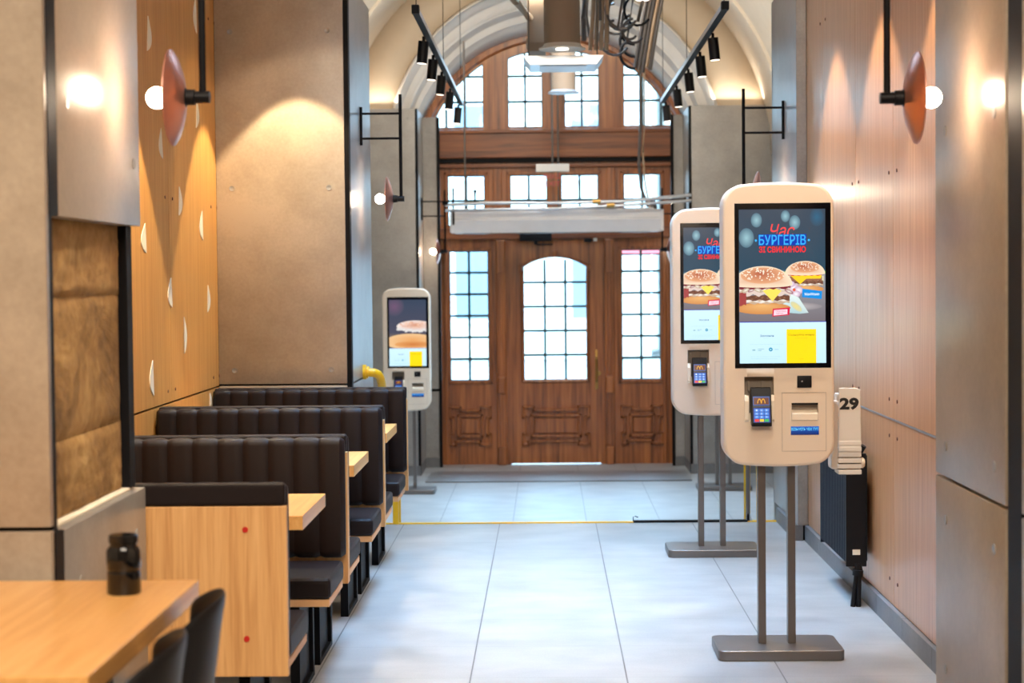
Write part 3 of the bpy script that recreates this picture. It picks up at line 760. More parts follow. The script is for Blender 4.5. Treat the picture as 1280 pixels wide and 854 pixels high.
# ================================================================== KIOSKS
def rgb(c): return (*lin(c), 1)
class Pic:
    """coloured flat artwork shown on a display; u,v in metres from its lower left corner"""
    def __init__(s): s.bm = bmesh.new(); s.cl = s.bm.loops.layers.float_color.new('col'); s.z = 0; s.T = (0, 1)
    def poly(s, pts, c, grad=None, cs=None):
        s.z += 1; y = -.00006 * s.z
        try: f = s.bm.faces.new([s.bm.verts.new((p[0], y, s.T[0] + (p[1] - s.T[0]) * s.T[1])) for p in pts])
        except ValueError: return
        for k, l in enumerate(f.loops): l[s.cl] = rgb(cs[k] if cs else c)
    def rect(s, x0, x1, z0, z1, c, c2=None):
        s.poly([(x0, z0), (x1, z0), (x1, z1), (x0, z1)], c, cs=[c, c, c2, c2] if c2 else None)
    def fan(s, cx, cz, ring, c_in, c_out, clip=None):
        s.z += 1; y = -.00006 * s.z; q = lambda v: s.T[0] + (v - s.T[0]) * s.T[1]; ctr = s.bm.verts.new((cx, y, q(cz))); vs = [s.bm.verts.new((p[0], y, q(p[1]))) for p in ring]
        for k in range(len(vs)):
            f = s.bm.faces.new((ctr, vs[k], vs[(k + 1) % len(vs)])); f.loops[0][s.cl] = rgb(c_in)
            f.loops[1][s.cl] = rgb(c_out); f.loops[2][s.cl] = rgb(c_out)
    def ell(s, cx, cz, a, b, ci, co, n=24, rot=0):
        s.fan(cx, cz, [(cx + a * math.cos(2 * PI * k / n) * math.cos(rot) - b * math.sin(2 * PI * k / n) * math.sin(rot), cz + a * math.cos(2 * PI * k / n) * math.sin(rot) + b * math.sin(2 * PI * k / n) * math.cos(rot)) for k in range(n)], ci, co)
    def text(s, body, wd, hg, cx, cz, c, bold=0, shear=0):
        s.z += 1; y = -.00006 * s.z
        for tri in text_tris(body, wd, hg, cx, cz, bold, shear):
            try: f = s.bm.faces.new([s.bm.verts.new((p[0], y, p[1])) for p in tri])
            except ValueError: continue
            for l in f.loops: l[s.cl] = rgb(c)
    def build(s, name, parent, loc):
        # trim to the display rectangle
        for pt, no in (((0, 0, 0), (-1, 0, 0)), ((s.w, 0, 0), (1, 0, 0)), ((0, 0, 0), (0, 0, -1)), ((0, 0, s.h), (0, 0, 1))):
            bmesh.ops.bisect_plane(s.bm, geom=s.bm.verts[:] + s.bm.edges[:] + s.bm.faces[:], plane_co=pt, plane_no=no, clear_outer=True)
        me = bpy.data.meshes.new(name); s.bm.to_mesh(me); s.bm.free(); me.materials.append(M['display'])
        o = bpy.data.objects.new(name, me); COL.objects.link(o); o.parent = parent; o.location = loc; return o
def wavy(x0, x1, zt, zb, amp, n, ph=0):
    top = [(x0 + (x1 - x0) * k / n, zt + amp * .4 * math.sin(k * 2.1 + ph)) for k in range(n + 1)]
    bot = [(x0 + (x1 - x0) * k / n, zb + amp * math.sin(k * 1.7 + ph)) for k in range(n, -1, -1)]
    return bot[::-1] + top[::-1]
def burger(p, cx, cz, s, rich=True):
    rnd = random.Random(3)
    def E(*a, **k): return p.ell(*a, **k)
    # bottom bun
    p.fan(cx, cz - .10 * s, [(cx + .155 * s * math.cos(a), cz - .115 * s + (.035 if math.sin(a) < 0 else .03) * s * math.sin(a)) for a in [2 * PI * k / 28 for k in range(28)]], (232, 178, 112), (206, 138, 78))
    p.poly(wavy(cx - .16 * s, cx + .15 * s, cz - .055 * s, cz - .09 * s, .006 * s, 16, 1), (196, 168, 140))
    for k in range(7): p.ell(cx + (-.12 + .04 * k) * s, cz - .075 * s + rnd.uniform(-.005, .005) * s, .024 * s, .009 * s, (250, 246, 236), (210, 190, 176), 10, rnd.uniform(-.4, .4))
    p.poly(wavy(cx - .155 * s, cx + .15 * s, cz - .045 * s, cz - .072 * s, .005 * s, 18, 0), (112, 70, 54))
    for k in range(16): p.ell(cx + rnd.uniform(-.14, .13) * s, cz - .058 * s + rnd.uniform(-.008, .008) * s, .012 * s, .005 * s, (168, 122, 92), (96, 56, 44), 8)
    p.poly(wavy(cx - .165 * s, cx + .155 * s, cz - .005 * s, cz - .045 * s, .008 * s, 20, 2), (214, 206, 176) if not rich else (222, 200, 190))
    if rich:
        for k in range(10): p.ell(cx + (-.16 + .034 * k) * s, cz - .02 * s + rnd.uniform(-.01, .01) * s, .026 * s, .010 * s, (244, 236, 226), (176, 150, 110) if k % 3 else (140, 60, 80), 12, rnd.uniform(-.5, .5))
        p.poly(wavy(cx - .19 * s, cx - .09 * s, cz - .03 * s, cz - .10 * s, .006 * s, 8, 2), (160, 66, 66))
        p.poly([(cx + .0 * s, cz - .018 * s), (cx + .055 * s, cz - .078 * s), (cx + .105 * s, cz - .02 * s), (cx + .06 * s, cz - .004 * s)], (252, 222, 96))
        p.poly(wavy(cx - .16 * s, cx + .155 * s, cz + .014 * s, cz - .008 * s, .006 * s, 20, 0), (122, 34, 52))
    else:
        p.poly(wavy(cx - .15 * s, cx + .14 * s, cz - .01 * s, cz - .05 * s, .006 * s, 20, 2), (150, 100, 76))
        p.poly([(cx - .12 * s, cz - .004 * s), (cx - .04 * s, cz - .075 * s), (cx + .01 * s, cz - .03 * s), (cx + .13 * s, cz - .03 * s), (cx + .14 * s, cz - .0 * s)], (255, 206, 40))
        p.poly(wavy(cx - .14 * s, cx + .14 * s, cz + .016 * s, cz - .004 * s, .004 * s, 20, 0), (206, 60, 44))
        for k in range(16): p.ell(cx + (-.16 + .021 * k) * s, cz + .024 * s + rnd.uniform(-.006, .008) * s, .020 * s, .011 * s, (196, 226, 150), (104, 168, 70), 10, rnd.uniform(-.6, .6))
    # crown
    dome = [(cx + .165 * s * math.cos(a), cz + .012 * s + (.105 if math.sin(a) > 0 else .014) * s * math.sin(a) * (1 if math.sin(a) < 0 else 1)) for a in [2 * PI * k / 40 for k in range(40)]]
    p.fan(cx - .01 * s, cz + .07 * s, dome, (190, 104, 72), (246, 222, 192))
    dome2 = [(cx + .12 * s * math.cos(a), cz + .065 * s + .045 * s * math.sin(a)) for a in [2 * PI * k / 30 for k in range(30)]]
    p.fan(cx - .01 * s, cz + .08 * s, dome2, (176, 88, 62), (226, 166, 124))
    for k in range(60):
        a = rnd.uniform(0, 2 * PI); r = math.sqrt(rnd.random()); p.ell(cx + .125 * s * r * math.cos(a), cz + .072 * s + .036 * s * r * math.sin(a), .0052 * s, .0034 * s, (255, 246, 230), (252, 230, 205), 6, rnd.uniform(-1, 1))
SW, SH = .343, .613
def lower_panel(p):
    p.rect(0, SW, 0, .166, (196, 232, 250), (206, 238, 252))
    p.rect(0, SW, .163, .166, (30, 40, 170))
    p.rect(.186, .304, 0, .135, (255, 218, 20))
    p.text('Скануйте меню', .104, .010, .245, .112, (120, 96, 20))
    p.text('у застосунку', .050, .004, .245, .099, (190, 160, 40))
    p.rect(.236, .254, .016, .0165, (150, 120, 20))
    p.text('Замовити', .054, .0085, .108, .110, (50, 104, 150), .01)
    p.rect(.092, .118, .099, .0995, (150, 200, 214)); p.rect(.04, .172, .075, .0757, (150, 200, 210))
    p.ell(.123, .055, .0075, .0075, (30, 140, 180), (30, 140, 180)); p.ell(.123, .055, .003, .003, (180, 230, 240), (180, 230, 240))
    p.rect(.05, .062, .050, .056, (150, 190, 200)); p.rect(.072, .096, .056, .058, (130, 176, 190)); p.rect(.072, .086, .050, .052, (130, 176, 190)); p.rect(.138, .154, .054, .056, (140, 196, 206))
    p.rect(.043, .165, .026, .0267, (150, 200, 214)); p.rect(.043, .15, .018, .0187, (150, 200, 214))
def artwork_a(parent, loc):
    p = Pic(); p.w, p.h = SW, SH
    p.rect(0, SW, .30, SH, (36, 72, 92), (62, 74, 88)); p.rect(0, SW, .16, .36, (116, 108, 114), (150, 152, 158))
    p.rect(0, SW, .355, .372, (128, 150, 160), (48, 84, 104))
    for cx, cz, r in ((.07, .57, .022), (.185, .585, .018), (.222, .56, .022), (.31, .58, .028), (.03, .5, .03)):
        p.ell(cx, cz, r, r * 1.3, (150, 190, 200) if cx < .3 else (50, 100, 130), (84, 116, 132) if cx < .3 else (58, 78, 96))
    p.ell(.20, .225, .13, .018, (196, 190, 190), (140, 134, 138))
    burger(p, .262, .350, .48, False)
    for k, (dx, dz, r) in enumerate(((.215, .30, .022), (.235, .29, .02), (.225, .275, .018), (.205, .315, .016))):
        p.ell(dx, dz, r, r * .8, (250, 244, 248), (196, 160, 186), 14)
    p.ell(.218, .292, .006, .006, (226, 96, 60), (226, 96, 60))
    p.poly([(.15, .205), (.205, .275), (.235, .262), (.275, .20), (.24, .196)], (196, 224, 222), cs=[(176, 212, 216), (226, 240, 236), (210, 232, 226), (196, 214, 214), (168, 200, 206)])
    p.ell(.226, .225, .028, .012, (232, 214, 130), (206, 206, 170), 16, -.7)
    burger(p, .092, .303, .72, True)
    p.poly([(.248, .262), (.326, .254), (.328, .286), (.250, .296)], (20, 140, 220)); p.text('МакМеню', .058, .011, .288, .2745, (226, 244, 255), .02)
    p.poly([(.130, .186), (.198, .192), (.200, .222), (.132, .217)], (214, 24, 70)); p.poly([(.135, .190), (.190, .195), (.190, .215), (.137, .212)], (244, 214, 226))
    p.text('СМАЧНА', .042, .007, .163, .207, (214, 60, 100)); p.text('ЦІНА', .028, .006, .160, .198, (214, 60, 100))
    # headline
    p.text('Час', .096, .052, .172, .528, (244, 74, 74), .004, .3)
    p.rect(.076, .266, .469, .513, (10, 56, 170)); p.rect(.066, .30, .485, .497, (10, 56, 170)) if False else None
    p.text('БУРГЕРІВ', .186, .040, .171, .491, (50, 176, 255), .012)
    p.ell(.066, .489, .0045, .0045, (60, 180, 255), (60, 180, 255), 10); p.ell(.276, .489, .0045, .0045, (60, 180, 255), (60, 180, 255), 10)
    p.text('ЗІ СВИНИНОЮ', .186, .025, .171, .453, (240, 40, 50), .03)
    lower_panel(p)
    return p.build('display_picture', parent, loc)
def artwork_b(parent, loc):
    p = Pic(); p.w, p.h = SW, SH; rnd = random.Random(5)
    p.rect(0, SW, .16, SH, (84, 78, 92), (58, 70, 90)); p.ell(.05, .55, .09, .09, (110, 84, 110), (74, 76, 94)); p.rect(0, SW, .16, .30, (90, 76, 74), (96, 90, 94))
    p.fan(.22, .24, [(.2 + .24 * math.cos(a), .225 + .075 * math.sin(a)) for a in [2 * PI * k / 30 for k in range(30)]], (226, 160, 96), (232, 190, 140))
    p.ell(.22, .20, .17, .03, (200, 120, 60), (222, 158, 96))
    p.fan(.24, .38, [(.24 + .17 * math.cos(a), .365 + (.055 if math.sin(a) > 0 else .045) * math.sin(a)) for a in [2 * PI * k / 36 for k in range(36)]], (206, 140, 106), (238, 226, 220))
    for k in range(26): p.ell(.08 + .0125 * k, .338 + rnd.uniform(-.008, .008) - .012 * math.sin(k * PI / 26), .012, .012, (244, 240, 236), (206, 200, 198), 10)
    for k in range(70):
        a = rnd.uniform(0, 2 * PI); r = math.sqrt(rnd.random()); p.ell(.24 + .15 * r * math.cos(a), .385 + .028 * r * math.sin(a), .007, .005, (246, 214, 190) if k % 3 else (190, 90, 60), (230, 180, 150), 6)
    lower_panel(p)
    return p.build('display_picture', parent, loc)

def kiosk(label, art, loc, rz=0):
    """front towards -Y; origin on the floor under the base centre"""
    t = thing('order_kiosk', label, 'kiosk', loc, rz, 'self-service order kiosks')
    B().prism(rrect(-.252, .252, -.165, .165, .03), 0, .042, 'Z', 'steel_d', .005, True).build('base', t)
    for x in (-.06, .06): B().box(x - .0155, x + .0155, -.015, .035, .04, .85, 'steel_d', .003).build('post', t)
    b = B(); b.prism(rrect(-.221, .221, .771, 1.908, .075, 8, .018), -.105, .045, 'Y', 'white', .013, True)
    body = b.build('body', t)
    z = lambda py: 1.908 - (py - 228) * .003205
    x = lambda px: (px - 973.5) * .003205
    cut(body, [(x(919), x(1038.5), -.13, -.088, z(459.5), z(254)), (x(930.5), x(967), -.13, -.06, z(526), z(470)), (x(989), x(1022), -.13, -.08, z(525), z(503))])
    for pl in body.data.polygons:
        if pl.area > .004: pl.use_smooth = False
    B().box(x(919) + .0004, x(1038.5) - .0004, -.1045, -.09, z(459.5) + .0004, z(254) - .0004, 'bezel').build('screen', t)
    art(t, (x(924.5), -.1050, z(453)))
    # card terminal cradle
    b = B().box(x(930.5), x(967), -.0601, -.058, z(526), z(470), 'grey_p')
    b.prism([(-.06, z(493)), (-.108, z(493)), (-.118, z(500)), (-.118, z(523)), (-.106, z(526)), (-.06, z(526))], x(930.5), x(935.5), 'X', 'cream').prism([(-.06, z(493)), (-.108, z(493)), (-.118, z(500)), (-.118, z(523)), (-.106, z(526)), (-.06, z(526))], x(962.5), x(967), 'X', 'cream')
    b.box(x(936), x(938), -.085, -.06, z(488), z(476), 'grey_p').box(x(953), x(955), -.085, -.06, z(488), z(476), 'grey_p').box(x(935.5), x(962.5), -.10, -.06, z(526), z(516), 'cream')
    b.build('terminal_cradle', t)
    tr = B(); T0, T1 = x(938), x(963)
    tr.prism([(-.10, z(483)), (-.088, z(485)), (-.110, z(530)), (-.145, z(531)), (-.150, z(527)), (-.118, z(484))], T0, T1, 'X', 'blackp', .003)
    tr = tr.build('card_terminal', t)
    p = Pic(); p.w, p.h = .066, .105
    p.rect(0, .066, .068, .105, (50, 84, 150)); p.rect(.003, .063, .072, .1, (96, 46, 30))
    for s_ in (-1, 1):
        for k in range(10):
            a0, a1 = PI * k / 10, PI * (k + 1) / 10; c = .033 + s_ * .0075
            p.poly([(c + .0085 * math.cos(a0), .077 + .019 * math.sin(a0)), (c + .0055 * math.cos(a0), .077 + .015 * math.sin(a0)), (c + .0055 * math.cos(a1), .077 + .015 * math.sin(a1)), (c + .0085 * math.cos(a1), .077 + .019 * math.sin(a1))][::-1], (226, 160, 20))
    p.rect(0, .066, .060, .066, (60, 60, 66))
    p.rect(0, .066, 0, .058, (20, 60, 150))
    for r in range(4):
        for c in range(3):
            x0 = .005 + c * .0195
            col = (70, 140, 230) if r else ((226, 50, 40), (240, 200, 30), (50, 180, 90))[c]
            p.rect(x0, x0 + .0165, .003 + r * .0135, .0135 + r * .0135, col)
            if r: p.text('123456789'[(3 - r) * 3 + c], .004, .006, x0 + .008, .0082 + r * .0135, (240, 246, 255))
    kp = p.build('terminal_screen', tr, (T0 + .007, -.1495, z(526)))
    kp.rotation_euler = (math.atan2(.118 - .150, .138), 0, 0)
    # scanner, printer slot, message display
    B().box(x(996), x(1014), -.110, -.1045, z(484), z(469), 'blackp', .002).cyl((x(1002), -.111, z(476)), (x(1002), -.1095, z(476)), .003, 'steel_l').build('scanner', t)
    b = B().box(x(989), x(1022), -.0805, -.078, z(525), z(503), 'grey_p').box(x(989), x(1022), -.104, -.081, z(505.5), z(503), 'dark')
    b.prism([(-.081, z(512)), (-.109, z(517)), (-.109, z(524.5)), (-.081, z(524.5))], x(989.5), x(1021.5), 'X', 'cream'); b.build('receipt_slot', t)
    p = Pic(); p.w, p.h = .112, .034; p.rect(0, .112, 0, .034, (14, 34, 90), (20, 90, 190)); p.text('ВІЗЬМІТЬ ЧЕК ТУТ', .108, .011, .056, .023, (120, 220, 255), .01)
    p.build('message_display', t, (x(988), -.1056, z(543)))
    b = B()
    for x0, x1, z0, z1 in ((977, 1032, 490, 490.4), (977, 1032, 563, 563.4), (977, 977.4, 490, 563), (1031.6, 1032, 490, 563)):
        b.box(x(x0), x(x1), -.1058, -.1045, z(z1), z(z0), 'grey_p')
    b.build('service_door', t)
    return t
k1 = kiosk('nearest white order kiosk, burger screen fully visible, beside the number 29 rack', artwork_a, (.925, 7.43, 0))
k2 = dup(k1, (.905, 10.12, 0), label='white order kiosk standing half hidden behind the nearest kiosk', group='self-service order kiosks')
k4 = dup(k1, (1.64, 17.1, LOW), label='kiosk of which only the steel posts and base show, farthest on the lobby floor', group='self-service order kiosks')
k3 = kiosk('white order kiosk beyond the last booth bench, its screen showing one large bun', artwork_b, (-1.30, 17.0, LOW))

# number rack beside the first kiosk
t = thing('table_number_rack', 'stack of white table number tents topped by 29, beside the nearest kiosk', 'number stand', (1.235, 7.50, 0))
B().prism([(-.05, .80), (.045, .80), (.042, 1.068), (.020, 1.075), (-.045, 1.075)], -.012, .0, 'Y', 'whitep', .003).build('number_tent', t)
b = B()
for tri in text_tris('29', .078, .050, -.004, 1.010, .045): b.quad([(p[0], -.0135, p[1]) for p in tri], 'numb')
b.build('number_print', t)
for k in range(6): B().box(-.05, .045, -.02 + .006 * (k % 2), .02, .721 + .0235 * k, .740 + .0235 * k, 'whitep', .003).build('number_tent', t)
B().box(-.075, -.04, -.0, .10, .74, 1.02, 'white', .01).box(-.05, .045, .015, .09, .72, 1.05, 'white', .008).build('holder', t)
B().box(-.11, -.06, .02, .05, .86, .96, 'white', .004).build('bracket', t)
B().lathe([(.0005, 0), (.02, 0), (.022, .01), (.016, .018), (.0005, .018)], 'cream', 20, Matrix.Translation((.045, .02, .765)) @ Matrix.Rotation(PI / 2, 4, 'Y')).build('knob', t)

# radiator
t = thing('radiator', 'dark blue-black radiator hung on the oak veneer wall', 'radiator', (1.375, 8.47, .20))
b = B(); i = b.mi('rad'); n = 22
for k in range(n): b.box(0, .03, .012 + .035 * k, .040 + .035 * k, 0, .51, 'rad', .006, 1)
b.box(.012, .10, .005, .78, .01, .50, 'rad'); b.build('fin_panel', t)
for y in (-.005, .78): B().box(.0, .095, y, y + .016, -.015, .51, 'blackp', .003).build('end_cover', t)
B().box(.03, .065, -.008, -.004, .04, .065, 'pale_cream').build('maker_plate', t)
B().cyl((.05, -.03, .50), (.05, .0, .50), .02, 'blackp').cyl((.06, -.035, .52), (.075, -.045, .55), .014, 'blackp').build('valve', t)
B().tube([(.05, -.0, .0), (.05, -.005, -.03), (.045, -.01, -.07), (.03, -.01, -.2)], .012, 'blackp').tube([(.06, -.0, .0), (.065, -.005, -.03), (.058, -.012, -.07), (.055, -.01, -.2)], .012, 'blackp').cyl((.055, -.008, -.03), (.053, -.008, -.055), .025, 'blackp').build('feed_pipes', t)
for y in (.15, .65): B().box(.095, .12, y, y + .03, .12, .4, 'blackp').build('wall_bracket', t)

# ================================================================== WALL LAMPS
def lamp(label, loc, s):
    """bracket on a wall at local x=0; s=+1 reaches to +x"""
    t = thing('wall_lamp', label, 'wall lamp', loc, 0, 'copper disc wall lamps')
    X = lambda v: s * v
    B().cyl((X(.006), 0, -.115), (X(.006), 0, .115), .010, 'black').cyl((0, 0, -.07), (X(.012), 0, -.07), .016, 'black').cyl((0, 0, .07), (X(.012), 0, .07), .016, 'black').build('wall_plate', t)
    for z in (-.075, .075): B().cyl((0, 0, z), (X(.245), 0, z), .007, 'black').build('arm', t)
    B().cyl((X(.245), 0, .19), (X(.245), 0, -.45), .010, 'black').build('pipe', t)
    q = Matrix.Translation((X(.245), 0, -.44)) @ Matrix.Rotation(-s * PI / 2, 4, 'Y')
    B().lathe([(.0005, -.02), (.017, -.02), (.017, .02), (.022, .022), (.022, .045), (.027, .047), (.027, .052), (.0005, .052)], 'blackp', 20, q).build('socket', t)
    b = B().lathe([(.020, .046), (.03, .048), (.08, .060), (.118, .074), (.134, .084), (.134, .088), (.128, .085), (.10, .072), (.03, .054), (.020, .052)], 'copper', 40, q); b.build('shade', t)
    b = B(); b.lathe([(.0005, .05), (.014, .055), (.016, .10)] + [(.030 * math.cos(a), .128 + .030 * math.sin(a)) for a in [math.radians(-50 + 14 * k) for k in range(10)]] + [(.0005, .158)], 'bulb', 24, q); b.build('bulb', t)
    return t
lamp('copper disc lamp nearest on the left, glowing before the amber wall', (-1.20, 5.12, 2.49), 1)
lamp('copper disc lamp above the yellow pipe, fixed to the middle left pillar', (-1.12, 11.1, 2.46), 1)
lamp('small copper disc lamp beside the entrance, left of the oak screen', (-1.285, 18.9, 2.25), 1)
lamp('copper disc lamp nearest on the right, glowing against the front right pillar', (1.24, 5.37, 2.49), -1)
lamp('copper disc lamp mostly hidden behind the nearest kiosk, on the far right pillar', (1.44, 11.1, 2.47), -1)
lamp('small lamp right of the oak entrance screen, its bulb behind the second kiosk', (1.44, 18.9, 2.25), -1)

# ================================================================== TRACK LIGHTS
def track(label, x, sgn, z=3.09, y0=10.7, y1=16.4):
    t = thing('track_light', label, 'track light', (x, y0, z))
    L = y1 - y0
    B().box(-.018, .018, 0, L, -.015, .02, 'steel_l').box(-.022, .022, -.06, 0, -.02, .03, 'black', .004).box(-.019, .019, 0, L, -.018, -.014, 'black').build('rail', t)
    for y in (.02, L * .5, L - .1): B().cyl((0, y, .02), (0, y, 2.0 if y < 1 else 1.62), .003, 'black', n=6).build('suspension_wire', t)
    for k, f in enumerate((.17, .34, .52, .73, .97)):
        y = L * f; dx = sgn * .02
        hp = B().cyl((dx, y, -.02), (dx, y, -.06), .010, 'black')
        ax = Vector((sgn * .10, .02, -1)).normalized(); c0 = Vector((dx, y, -.05)); c1 = c0 + ax * .14
        hp.cyl(c0, c1, .034, 'blackp', n=20); hd = hp.build('spotlight_head', t)
        B().cyl(c1 - ax * .001, c1 + ax * .002, .028, 'lens', n=20).build('lens', hd)
        wp = Vector((x, y0, z)) + c1 + ax * .01
        spot('track_beam', wp, wp + ax, 14, 50, .5, (1, .82, .62), .028)
    return t
track('track light hung over the left of the lobby, five black spotlights', -.745, -1)
track('track light hung over the right of the lobby, five black spotlights', 1.045, 1)
t = thing('ceiling_spotlight', 'single black spotlight at the top edge between duct and right track', 'spotlight', (.72, 13.5, 3.56))
B().cyl((0, 0, 0), (0, 0, .15), .055, 'blackp').build('housing', t); B().cyl((0, 0, -.004), (0, 0, .002), .048, 'lens').build('lens', t); B().cyl((0, 0, .15), (0, 0, 1.3), .008, 'black').build('stem', t)

# ================================================================== DUCTS, AIR CURTAIN, SIGN
t = thing('ventilation_duct', 'wide tan ventilation duct hanging above the metal tray', 'duct', (.125, 13.0, 3.15))
B().lathe([(.128, .03), (.128, 1.75), (.124, 1.75), (.124, .03)], 'duct', 40).build('duct_pipe', t)
B().lathe([(.128, .03), (.14, .01), (.165, .0), (.165, -.008), (.10, .004), (.06, .02), (.0005, .02)], 'whitep', 40).lathe([(.0005, .0), (.045, .0), (.045, -.01), (.0005, -.012)], 'lens', 24).build('diffuser_ring', t)
t = thing('ceiling_tray', 'pale metal tray under the wide duct', 'air unit', (.135, 13.45, 3.06))
B().prism([(-.29, .065), (.29, .065), (.24, 0), (-.24, 0)], -.25, .25, 'Y', 'steel_l').build('housing', t)
B().box(-.17, .17, -.2, .2, -.006, .0, 'wpaint', .003).build('grille', t)
for x in (-.25, .25): B().cyl((x, 0, .06), (x, 0, 1.82), .005, 'steel_d', n=8).build('rod', t)
t = thing('ventilation_duct', 'narrower tan duct behind the metal tray, flared rim', 'duct', (.175, 17.0, 3.24))
B().lathe([(.112, .01), (.112, 1.65), (.108, 1.65), (.108, .01)], 'duct', 32).build('duct_pipe', t); B().lathe([(.112, .02), (.145, .0), (.145, -.008), (.10, .0), (.0005, .004)], 'steel_l', 32).build('diffuser_ring', t)
t = thing('ventilation_box', 'square tan duct box left of the round duct', 'duct', (-.06, 14.3, 3.27))
B().box(-.07, .07, -.2, .2, 0, 1.6, 'duct', .004).box(-.08, .08, -.21, .21, .06, .09, 'duct').build('duct_box', t)
B().tube([(-.05, -.2, .25), (-.15, -.5, .33), (-.35, -.9, .5), (-.6, -1.2, .9)], .028, 'cable_l').build('pipe', t)
# cable bundle
rnd = random.Random(11)
CBG = 'cable and pipe runs beside the ducts'
t = thing('cable_bundle', 'tangle of dark cables and conduits right of the round duct', 'cables', (.38, 13.6, 3.2), group=CBG)
for k in range(9):
    x = -.08 + .05 * k; b = B(); z0 = .02 + rnd.uniform(0, .25); r = rnd.choice((.008, .012, .02)); yy = rnd.uniform(-.3, .5)
    pts = [(x, yy, 1.55)] + [(x + rnd.uniform(-.03, .03), yy + rnd.uniform(-.04, .04), z0 + (1.2 - z0) * q) for q in (.9, .7, .5, .3, .15, 0)]
    b.tube(pts, r, rnd.choice(('cable', 'cable', 'cable_l', 'black')), 8).build('cable', t)
for k in range(7):
    b = B(); cx = .22 + rnd.uniform(-.08, .1); cz = .12 + rnd.uniform(0, .3); r = rnd.uniform(.05, .12); yy = rnd.uniform(-.2, .4)
    b.tube([(cx + r * math.cos(a), yy + .05 * math.sin(a), cz + r * 1.2 * math.sin(a)) for a in [PI * .5 + PI * 1.3 * q / 12 for q in range(13)]], rnd.choice((.01, .014)), rnd.choice(('cable', 'steel_d', 'black')), 8).build('cable_loop', t)
for k in range(4): B().tube([(.02 + .02 * k, .1, 1.5), (.0 + .03 * k, .1, .6), (-.02 + .035 * k, .1, .25), (-.04 + .04 * k, .1, .02)], .016, 'cable_l').build('conduit', t)
B().box(-.05, .42, -.05, -.02, .38, .41, 'steel_d').box(-.02, .38, .2, .23, .62, .65, 'steel_d').build('cable_hanger', t)
t = thing('pipe_riser', 'bundle of grey pipes slanting down toward the arch from the cables', 'pipes', (.80, 14.6, 3.2), group=CBG)
for k in range(5): B().tube([(.24 - .02 * k + .03, -.3, 1.38), (.12 + .03 * k - .05, 0, .8), (.04 + .03 * k - .06, .05, .35), (-.03 + .03 * k - .05, .1, -.0 - .02 * (k % 3))], .016, ('cable', 'steel_d', 'cable', 'cable_l', 'steel_d')[k], 8).build('pipe', t)
for k in range(3): B().tube([(-.10 + .12 * math.cos(a) + .02, 0 + .03 * k, .1 + .1 * k + .12 * math.sin(a)) for a in [PI * .6 + PI * .9 * q / 10 for q in range(11)]], .012, 'black', 8).build('cable_loop', t)

# air curtain
t = thing('air_curtain', 'long white air curtain hung in front of the oak entrance screen', 'air curtain', (CX + .02, 18.75, 1.99))
B().prism([(-.2, .225), (.18, .225), (.2, .19), (.2, .0), (-.16, .0), (-.215, .12), (-.215, .19)], -1.05, 1.05, 'X', 'wpaint', .006).build('housing', t)
B().box(-1.03, 1.03, -.222, -.212, .135, .142, 'steel_l').box(-.98, .98, -.19, -.14, .225, .24, 'steel_l').build('seam', t)
B().box(-.95, .95, -.1, .1, -.006, .0, 'steel_d').build('outlet_grille', t)
B().box(-1.08, -1.05, -.2, .2, .005, .22, 'wpaint', .006).box(1.05, 1.08, -.2, .2, .005, .22, 'wpaint', .006).build('end_plate', t)
B().lathe([(.0005, 0), (.045, 0), (.045, .05), (.03, .06), (.03, .10), (.0005, .10)], 'steel_d', 20, Matrix.Translation((.98, 0, .22))).build('valve_head', t)
for x, hgt in ((-.93, 1.95), (.02, 2.2)): B().cyl((x, -.05, .2), (x, -.05, hgt), .010, 'steel_d', n=10).build('hanging_rod', t)
B().tube([(.86, -.05, 2.0), (.86, -.05, 1.1), (.85, -.05, .9), (.84, -.05, .7), (.86, -.05, .45), (.93, -.05, .25)], .016, 'cable').tube([(.90, -.05, 2.0), (.90, -.05, 1.1), (.88, -.05, .8), (.90, -.05, .5), (.95, -.05, .24)], .010, 'cable_l').build('feed_cable', t)
t = thing('water_pipes', 'pair of pale horizontal pipes with brass valves above the air curtain', 'pipes', (CX, 18.44, 2.27))
B().tube([(-1.1, 0, -.0), (-.7, 0, .015), (0, 0, .01), (.7, 0, .02), (1.37, 0, .075)], .018, 'steel_l').tube([(-1.1, .0, -.055), (0, 0, -.045), (.7, 0, -.02), (1.37, 0, .02)], .016, 'steel_l').build('pipe', t)
B().cyl((.38, 0, .018), (.46, 0, .02), .026, 'brass').cyl((.52, 0, -.02), (.60, 0, -.018), .026, 'brass').build('valve', t)
B().cyl((-1.02, 0, -.20), (-1.02, 0, .17), .010, 'black').cyl((-.80, 0, -.06), (-.80, 0, .13), .010, 'black').cyl((-1.1, 0, .0), (-1.1, 0, .04), .03, 'black').cyl((-.80, 0, .12), (-.80, 0, .15), .016, 'black').build('drain_valve', t)
# hanging exit sign
t = thing('exit_sign', 'small white hanging exit sign before the transom windows', 'sign', (CX - .02, 18.2, 2.58))
B().box(-.165, .165, -.03, .03, 0, .075, 'whitep', .006).build('housing', t)
B().cyl((0, 0, .07), (0, 0, 1.9), .010, 'steel_d').build('rod', t)
B().box(-.115, .115, -.003, .003, -.15, 0, 'glass').build('acrylic_plate', t)
b = B()
for txt, z, hg, wd in (('ВИХІД', -.05, .055, .17), ('EXIT', -.12, .045, .15)):
    for tri in text_tris(txt, wd, hg, 0, z, .01): b.quad([(p[0], -.0045, p[1]) for p in tri], 'redc')
b.build('sign_lettering', t)

